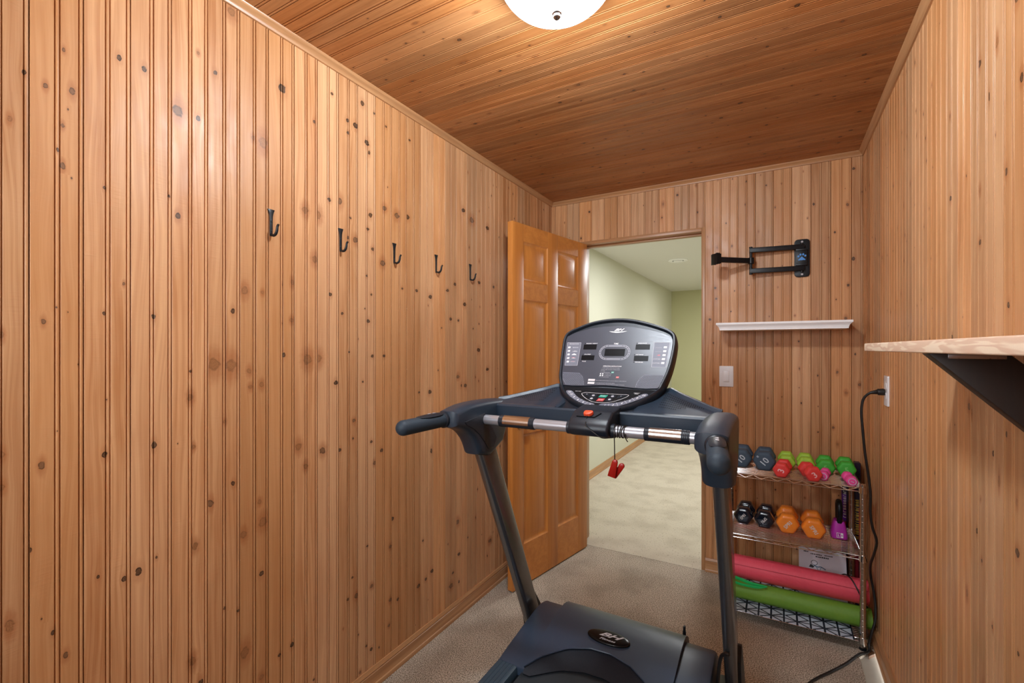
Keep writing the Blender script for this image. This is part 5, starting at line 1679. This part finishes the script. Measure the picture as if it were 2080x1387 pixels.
dumbbell('small pink dumbbell marked 1 in front of the rightmost green one', DPI, 0.050, 0.112, 0.040, 0.011, '1', R(70), 0.018, (0.2870, 2.588, zt), R(5), TG, NP, 'ring', soft=0.3)
dumbbell('glossy navy-black dumbbell at the left end of the middle shelf', DNA, 0.095, 0.172, 0.060, 0.015, 'SPRI', R(55), 0.019, (-0.148, 2.765, zm), R(-3), MG, NP3)
dumbbell('glossy navy-black dumbbell next to the first orange one', DNA, 0.096, 0.172, 0.060, 0.015, 'SPRI', R(-125), 0.019, (-0.051, 2.756, zm), R(-3), MG, NP3)
dumbbell('glossy orange dumbbell beside the navy-black pair', DOR, 0.105, 0.190, 0.066, 0.016, 'SPRI', R(52), 0.024, (0.0475, 2.745, zm), 0, MG, NP3)
dumbbell('glossy orange dumbbell nearer the purple kettlebell', DOR, 0.106, 0.190, 0.066, 0.016, 'SPRI', R(-55), 0.024, (0.1550, 2.730, zm), 0, MG, NP3)

# ------------------------------------------------------------------ purple kettlebell
MPUR = db_mat('purple_vinyl', (176, 42, 168), 0.42)
kb = thing('kettlebell', (0.262, 2.735, zm), 'purple wedge-shaped kettlebell with a black loop handle on the middle shelf', 'kettlebell')
bm = nb()
def sq(hx, hy, z, r=0.35):
    pts = []
    for k in range(32):
        a = 2 * PI * k / 32
        c, s = math.cos(a), math.sin(a)
        e = 2 / 5
        pts.append((0.262 + hx * (abs(c) ** e) * (1 if c > 0 else -1), 2.737 + hy * (abs(s) ** e) * (1 if s > 0 else -1), zm + z))
    return pts
loft(bm, [sq(0.027, 0.036, 0.0), sq(0.0325, 0.0420, 0.004), sq(0.0335, 0.0430, 0.012), sq(0.0315, 0.0410, 0.030), sq(0.027, 0.037, 0.060), sq(0.0235, 0.034, 0.073), sq(0.022, 0.033, 0.079), sq(0.019, 0.030, 0.083), sq(0.008, 0.015, 0.084)])
obj('weight_body', bm, MPUR, kb, 40)
bm = nb()
tube(bm, spline([(0.262, 2.712, zm + 0.078), (0.262, 2.706, zm + 0.105), (0.262, 2.701, zm + 0.135), (0.262, 2.709, zm + 0.160), (0.262, 2.737, zm + 0.171), (0.262, 2.765, zm + 0.160), (0.262, 2.773, zm + 0.135), (0.262, 2.768, zm + 0.105), (0.262, 2.762, zm + 0.078)], 5), 0.0120, 16)
o = obj('loop_handle', bm, MBLACK, kb)
o['label'] = 'black loop handle'
bm = nb()
KB = basis((0.262, 2.737 - 0.0432, zm + 0.022), (1, 0, 0), (0, 0.16, 1))
def kq(x0, x1, y0, y1, mi=0, h=0.0016):
    flat(bm, [(x0, y0), (x1, y0), (x1, y1), (x0, y1)], KB, mi, h)
kq(0.003, 0.013, -0.011, 0.011)
kq(-0.013, 0.001, 0.009, 0.011)
kq(-0.013, 0.001, -0.011, -0.009)
kq(-0.013, -0.0115, -0.009, 0.009)
text(bm, 'L', KB @ Matrix.Translation((-0.0052, 0, 0.0016)), 0.014, 0, 'CENTER', 0.0001, 0, 0.02)
text(bm, 'B', KB @ Matrix.Translation((0.008, 0, 0.0018)), 0.012, 1, 'CENTER', 0.0001, 0, 0.02)
obj('white_emblem', bm, [MPWHITE, MPUR], kb, recalc=False)

# ------------------------------------------------------------------ exercise mats
def mat_mat(name, rgb, dk):
    q = NT(name)
    tc = q.n('ShaderNodeTexCoord').outputs['Object']
    X = q.sep(tc)
    wv = q.math('SINE', q.math('MULTIPLY', X[0], 2 * PI / 0.0030))
    n = q.noise(tc, 320, 2)
    q.link(q.mix(q.ss(wv, -1, 1), lin(*dk), lin(*rgb)), q.b.inputs['Base Color'])
    q.link(q.bump(q.math('ADD', wv, q.math('MULTIPLY', n, 0.8)), 0.25, 0.0006), q.b.inputs['Normal'])
    q.b.inputs['Roughness'].default_value = 0.5
    q.b.inputs['Specular IOR Level'].default_value = 0.4
    return q.m
def roll(bm, x0, x1, cy, cz, rad, a_end, turns=5, th=0.0055):
    """spiral roll; the loose outer edge ends at angle a_end (radians in the YZ plane)"""
    n = int(turns * 40)
    outer, inner = [], []
    for k in range(n + 1):
        a = a_end - 2 * PI * turns * (1 - k / n)
        r = rad - (turns * (1 - k / n)) * th * 1.18
        outer.append((r * math.cos(a), r * math.sin(a)))
        inner.append(((r - th) * math.cos(a), (r - th) * math.sin(a)))
    prof = outer + inner[::-1]
    vs0 = [bm.verts.new((x0, cy + a, cz + b)) for a, b in prof]
    vs1 = [bm.verts.new((x1, cy + a, cz + b)) for a, b in prof]
    quadstrip(bm, vs0, vs1, 0, True)
    N = len(outer)
    for vs, f in ((vs0, 1), (vs1, -1)):
        for k in range(N - 1):
            q_ = (vs[k], vs[k + 1], vs[2 * N - 2 - k], vs[2 * N - 1 - k])
            face(bm, q_[::f])
bm = nb()
roll(bm, -0.206, 0.371, 2.620, SZ[0] + 0.0062 + 0.0485, 0.0485, R(200), 5)
t = obj('exercise_mat', bm, mat_mat('green_mat_foam', (112, 160, 54), (98, 142, 46)), angle=60)
tag(t, 'rolled-up olive green exercise mat on the bottom shelf below the pink one', 'exercise mat', 'rolled mats on the bottom shelf')
pk = thing('exercise_mat', (0.08, 2.655, 0.2), 'rolled-up coral pink exercise mat lying on top of the green mat', 'exercise mat', 'rolled mats on the bottom shelf')
bm = nb()
roll(bm, -0.196, 0.362, 2.6480, SZ[0] + 0.0062 + 0.1520, 0.0575, R(150), 6)
obj('mat_roll', bm, mat_mat('pink_mat_foam', (230, 86, 106), (216, 74, 94)), pk, 60)
bm = nb()
pts = []
for k in range(25):
    a = R(40 + 200 * k / 24)
    pts.append((0.268 + 0.088 * k / 24, 2.6480 + 0.0603 * math.cos(a), SZ[0] + 0.1582 + 0.0603 * math.sin(a)))
tube(bm, pts, 0.0030, 8)
o = obj('strap', bm, MCORD, pk)
o['label'] = 'thin black elastic strap'

# bright green loop band squeezed between the mats
bm = nb()
cl_ = spline([(-0.196, 2.578, 0.176), (-0.180, 2.573, 0.1795), (-0.150, 2.5745, 0.1735), (-0.115, 2.577, 0.1655), (-0.075, 2.582, 0.1620), (-0.040, 2.590, 0.1600)], 6)
cl2 = spline([(-0.196, 2.574, 0.160), (-0.170, 2.5695, 0.1545), (-0.130, 2.5695, 0.1525), (-0.090, 2.572, 0.1530), (-0.060, 2.578, 0.1560), (-0.040, 2.588, 0.1590)], 6)
for c_, wv in ((cl_, 0.015), (cl2, 0.012)):
    rings = []
    for i, p in enumerate(c_):
        w_ = wv * (1.0 if i < len(c_) * 0.6 else 1.0 - 0.75 * (i / len(c_) - 0.6) / 0.4)
        rings.append([p + Vector((0, -0.0012, -w_ * 0.5)), p + Vector((0, -0.0030, 0)), p + Vector((0, -0.0012, w_ * 0.5)), p + Vector((0, 0.0012, w_ * 0.5)), p + Vector((0, 0.0010, -w_ * 0.5))])
    loft(bm, rings)
t = obj('resistance_band', bm, plain('green_latex', lin(28, 178, 92), 0.35), angle=40)
tag(t, 'bright emerald green stretch band tucked between the two rolled mats', 'exercise band')

# patterned liner on the bottom shelf
q = NT('white_cloth_with_navy_stars')
tc = q.n('ShaderNodeTexCoord').outputs['Object']
X = q.sep(tc)
fx = q.math('SUBTRACT', q.math('FRACT', q.math('DIVIDE', q.math('ADD', X[0], 0.5), 0.106)), 0.5)
fx = q.math('MULTIPLY', fx, 0.106)
fy = q.math('SUBTRACT', q.math('FRACT', q.math('DIVIDE', q.math('SUBTRACT', X[1], 2.497), 0.066)), 0.5)
fy = q.math('MULTIPLY', fy, 0.066)
def band(e, wdt):
    return q.math('LESS_THAN', q.math('ABSOLUTE', e), wdt)
m = band(fx, 0.0042)
m = q.math('MAXIMUM', m, band(q.math('ADD', fy, q.math('MULTIPLY', q.math('ABSOLUTE', fx), -0.12)), 0.0036))
m = q.math('MAXIMUM', m, band(q.math('SUBTRACT', fy, q.math('MULTIPLY', fx, 0.72)), 0.0044))
m = q.math('MAXIMUM', m, band(q.math('ADD', fy, q.math('MULTIPLY', fx, 0.72)), 0.0044))
m = q.math('MAXIMUM', m, band(q.math('SUBTRACT', q.math('ABSOLUTE', fx), 0.053), 0.0038))
q.link(q.mix(m, lin(190, 204, 222), lin(14, 28, 48)), q.b.inputs['Base Color'])
q.b.inputs['Roughness'].default_value = 0.7
bm = nb()
box(bm, -0.200, 0.297, 2.500, 2.870, SZ[0] + 0.0026, SZ[0] + 0.0060, 0.0012, 1)
t = obj('shelf_liner', bm, q.m)
tag(t, 'white cloth liner with navy star lines under the mats on the bottom shelf', 'shelf liner')

# white printed booklet leaning behind the mats
bk = thing('exercise_booklet', (0.203, 2.86, SZ[0]), 'white booklet with a line drawing leaning behind the pink mat', 'booklet')
bm = nb()
bb0, bb1 = Vector((0, 2.800, SZ[0] + 0.0062)), Vector((0, 2.874, 0.2850))
e = (bb1 - bb0).normalized()
BKM = basis((0.203, bb0.y, bb0.z), (1, 0, 0), e)
Hh = (bb1 - bb0).length
box(bm, -0.102, 0.102, 0, Hh, -0.005, 0, 0.0006, 1, BKM)
obj('cover', bm, plain('booklet_paper', lin(214, 214, 226), 0.4), bk)
bm = nb()
def bq(x0, x1, y0, y1, mi=0):
    flat(bm, [(x0, y0), (x1, y0), (x1, y1), (x0, y1)], BKM, mi, 0.0004)
random.seed(3)
def dash(x0, x1, y, h, mi=0):
    x = x0
    while x < x1:
        wd = random.uniform(0.6, 1.3) * h
        bq(x, min(x1, x + wd), y, y + h * random.uniform(0.75, 1.0), mi)
        x += wd * 1.25
dash(-0.080, -0.058, Hh - 0.022, 0.0060)
dash(-0.050, 0.000, Hh - 0.029, 0.0055)
dash(-0.028, 0.030, Hh - 0.040, 0.0065)
dash(0.010, 0.045, Hh - 0.027, 0.0050)
head = [(-0.034 + 0.0135 * math.cos(2 * PI * k / 24), Hh - 0.068 + 0.0110 * math.sin(2 * PI * k / 24)) for k in range(24)]
def stroke(pts, wd, mi=0):
    P = [Vector(p) for p in pts]
    for a, b in zip(P, P[1:]):
        d_ = (b - a).normalized() if (b - a).length > 0 else Vector((1, 0))
        n_ = Vector((-d_.y, d_.x)) * wd / 2
        flat(bm, [tuple(a - n_), tuple(b - n_), tuple(b + n_), tuple(a + n_)], BKM, mi, 0.0005)
stroke(head + [head[0]], 0.0022)
flat(bm, [(-0.058, Hh - 0.092), (-0.040, Hh - 0.094), (-0.034, Hh - 0.085), (-0.050, Hh - 0.077)], BKM, 0, 0.0006)
stroke([tuple(v) for v in spline([(-0.036, Hh - 0.081), (-0.020, Hh - 0.086), (-0.006, Hh - 0.083), (0.014, Hh - 0.092)], 4)], 0.0050, 1)
stroke([tuple(v) for v in spline([(-0.026, Hh - 0.088), (-0.018, Hh - 0.100), (-0.020, Hh - 0.118), (-0.008, Hh - 0.140)], 4)], 0.0026, 1)
stroke([tuple(v) for v in spline([(-0.004, Hh - 0.084), (-0.010, Hh - 0.100), (-0.004, Hh - 0.120)], 4)], 0.0022, 1)
stroke([(-0.044, Hh - 0.112), (-0.030, Hh - 0.114), (-0.022, Hh - 0.119)], 0.0026, 2)
obj('cover_print', bm, [plain('ink_black', lin(34, 34, 40), 0.6), plain('ink_blue_grey', lin(84, 112, 136), 0.6), plain('ink_rose', lin(178, 86, 110), 0.6)], bk, recalc=False)

# tall slim boxes upright behind the rack
def slim(label, x0, x1, z1, mats, writing):
    t = thing('slim_box', ((x0 + x1) / 2, 2.935, 0), label, 'box')
    bm = nb()
    box(bm, x0, x1, 2.9115, 2.9600, 0.0, z1, 0.001, 1)
    obj('carton', bm, mats[0], t)
    M = basis(((x0 + x1) / 2, 2.9113, 0), (0, 0, 1), (-1, 0, 0))
    bm = nb()
    wd = x1 - x0
    for (a, b, u0, u1, mi) in writing:
        if mi >= 0:
            flat(bm, [(a, u0 * wd), (b, u0 * wd), (b, u1 * wd), (a, u1 * wd)], M, mi, 0.0004)
        else:
            z = a
            while z < b:
                h = random.uniform(0.008, 0.013)
                k = random.choice([0, 1, 2])
                lo_, hi_ = u0 * wd, u1 * wd
                g_ = -mi - 1
                flat(bm, [(z, lo_), (z + h * 0.28, lo_), (z + h * 0.28, hi_), (z, hi_)], M, g_, 0.0006)
                if k != 1:
                    flat(bm, [(z, hi_ - wd * 0.1), (z + h * 0.75, hi_ - wd * 0.1), (z + h * 0.75, hi_), (z, hi_)], M, g_, 0.0006)
                if k != 0:
                    flat(bm, [(z + h * 0.5, lo_), (z + h * 0.75, lo_), (z + h * 0.75, hi_), (z + h * 0.5, hi_)], M, g_, 0.0006)
                z += h * 1.15
    obj('spine_print', bm, mats[1:], t, recalc=False)
mp, mnv, mdr = plain('violet_card', lin(84, 20, 150), 0.4), plain('navy_card', lin(16, 14, 46), 0.4), plain('dark_red_card', lin(132, 20, 40), 0.4)
gold = plain('gold_print', lin(214, 178, 60), 0.4)
slim('violet slim box upright behind the right rear post, white lettering', 0.2925, 0.3165, 0.715, [mp, MPWHITE, mnv, mdr], [(0.36, 0.715, -0.5, -0.25, 1), (0.58, 0.70, -0.24, 0.5, 1), (0.0, 0.36, -0.5, 0.5, 1), (0.34, 0.44, -0.5, 0.2, 2), (0.46, 0.62, -0.2, 0.30, -1)])
slim('dark slim box with gold lettering upright in the corner behind the rack', 0.3445, 0.3690, 0.745, [mnv, gold, mdr], [(0.0, 0.52, -0.5, -0.18, 1), (0.15, 0.34, -0.5, 0.5, 1), (0.36, 0.56, -0.22, 0.36, -1)])

# scrap of wood on the bare concrete by the rack foot
bm = nb()
prism(bm, [(0.344, 2.492), (0.371, 2.530), (0.369, 2.545), (0.352, 2.553), (0.345, 2.530)], lambda a, b, t: (a, b, t), -0.012, 0.002, 0.0015)
t = obj('wood_scrap', bm, solid_wood('brown_scrap_wood', lin(120, 84, 56), lin(84, 56, 36), 1, 0.6))
tag(t, 'small brown wood scrap on the bare concrete beside the rack foot', 'wood scrap')
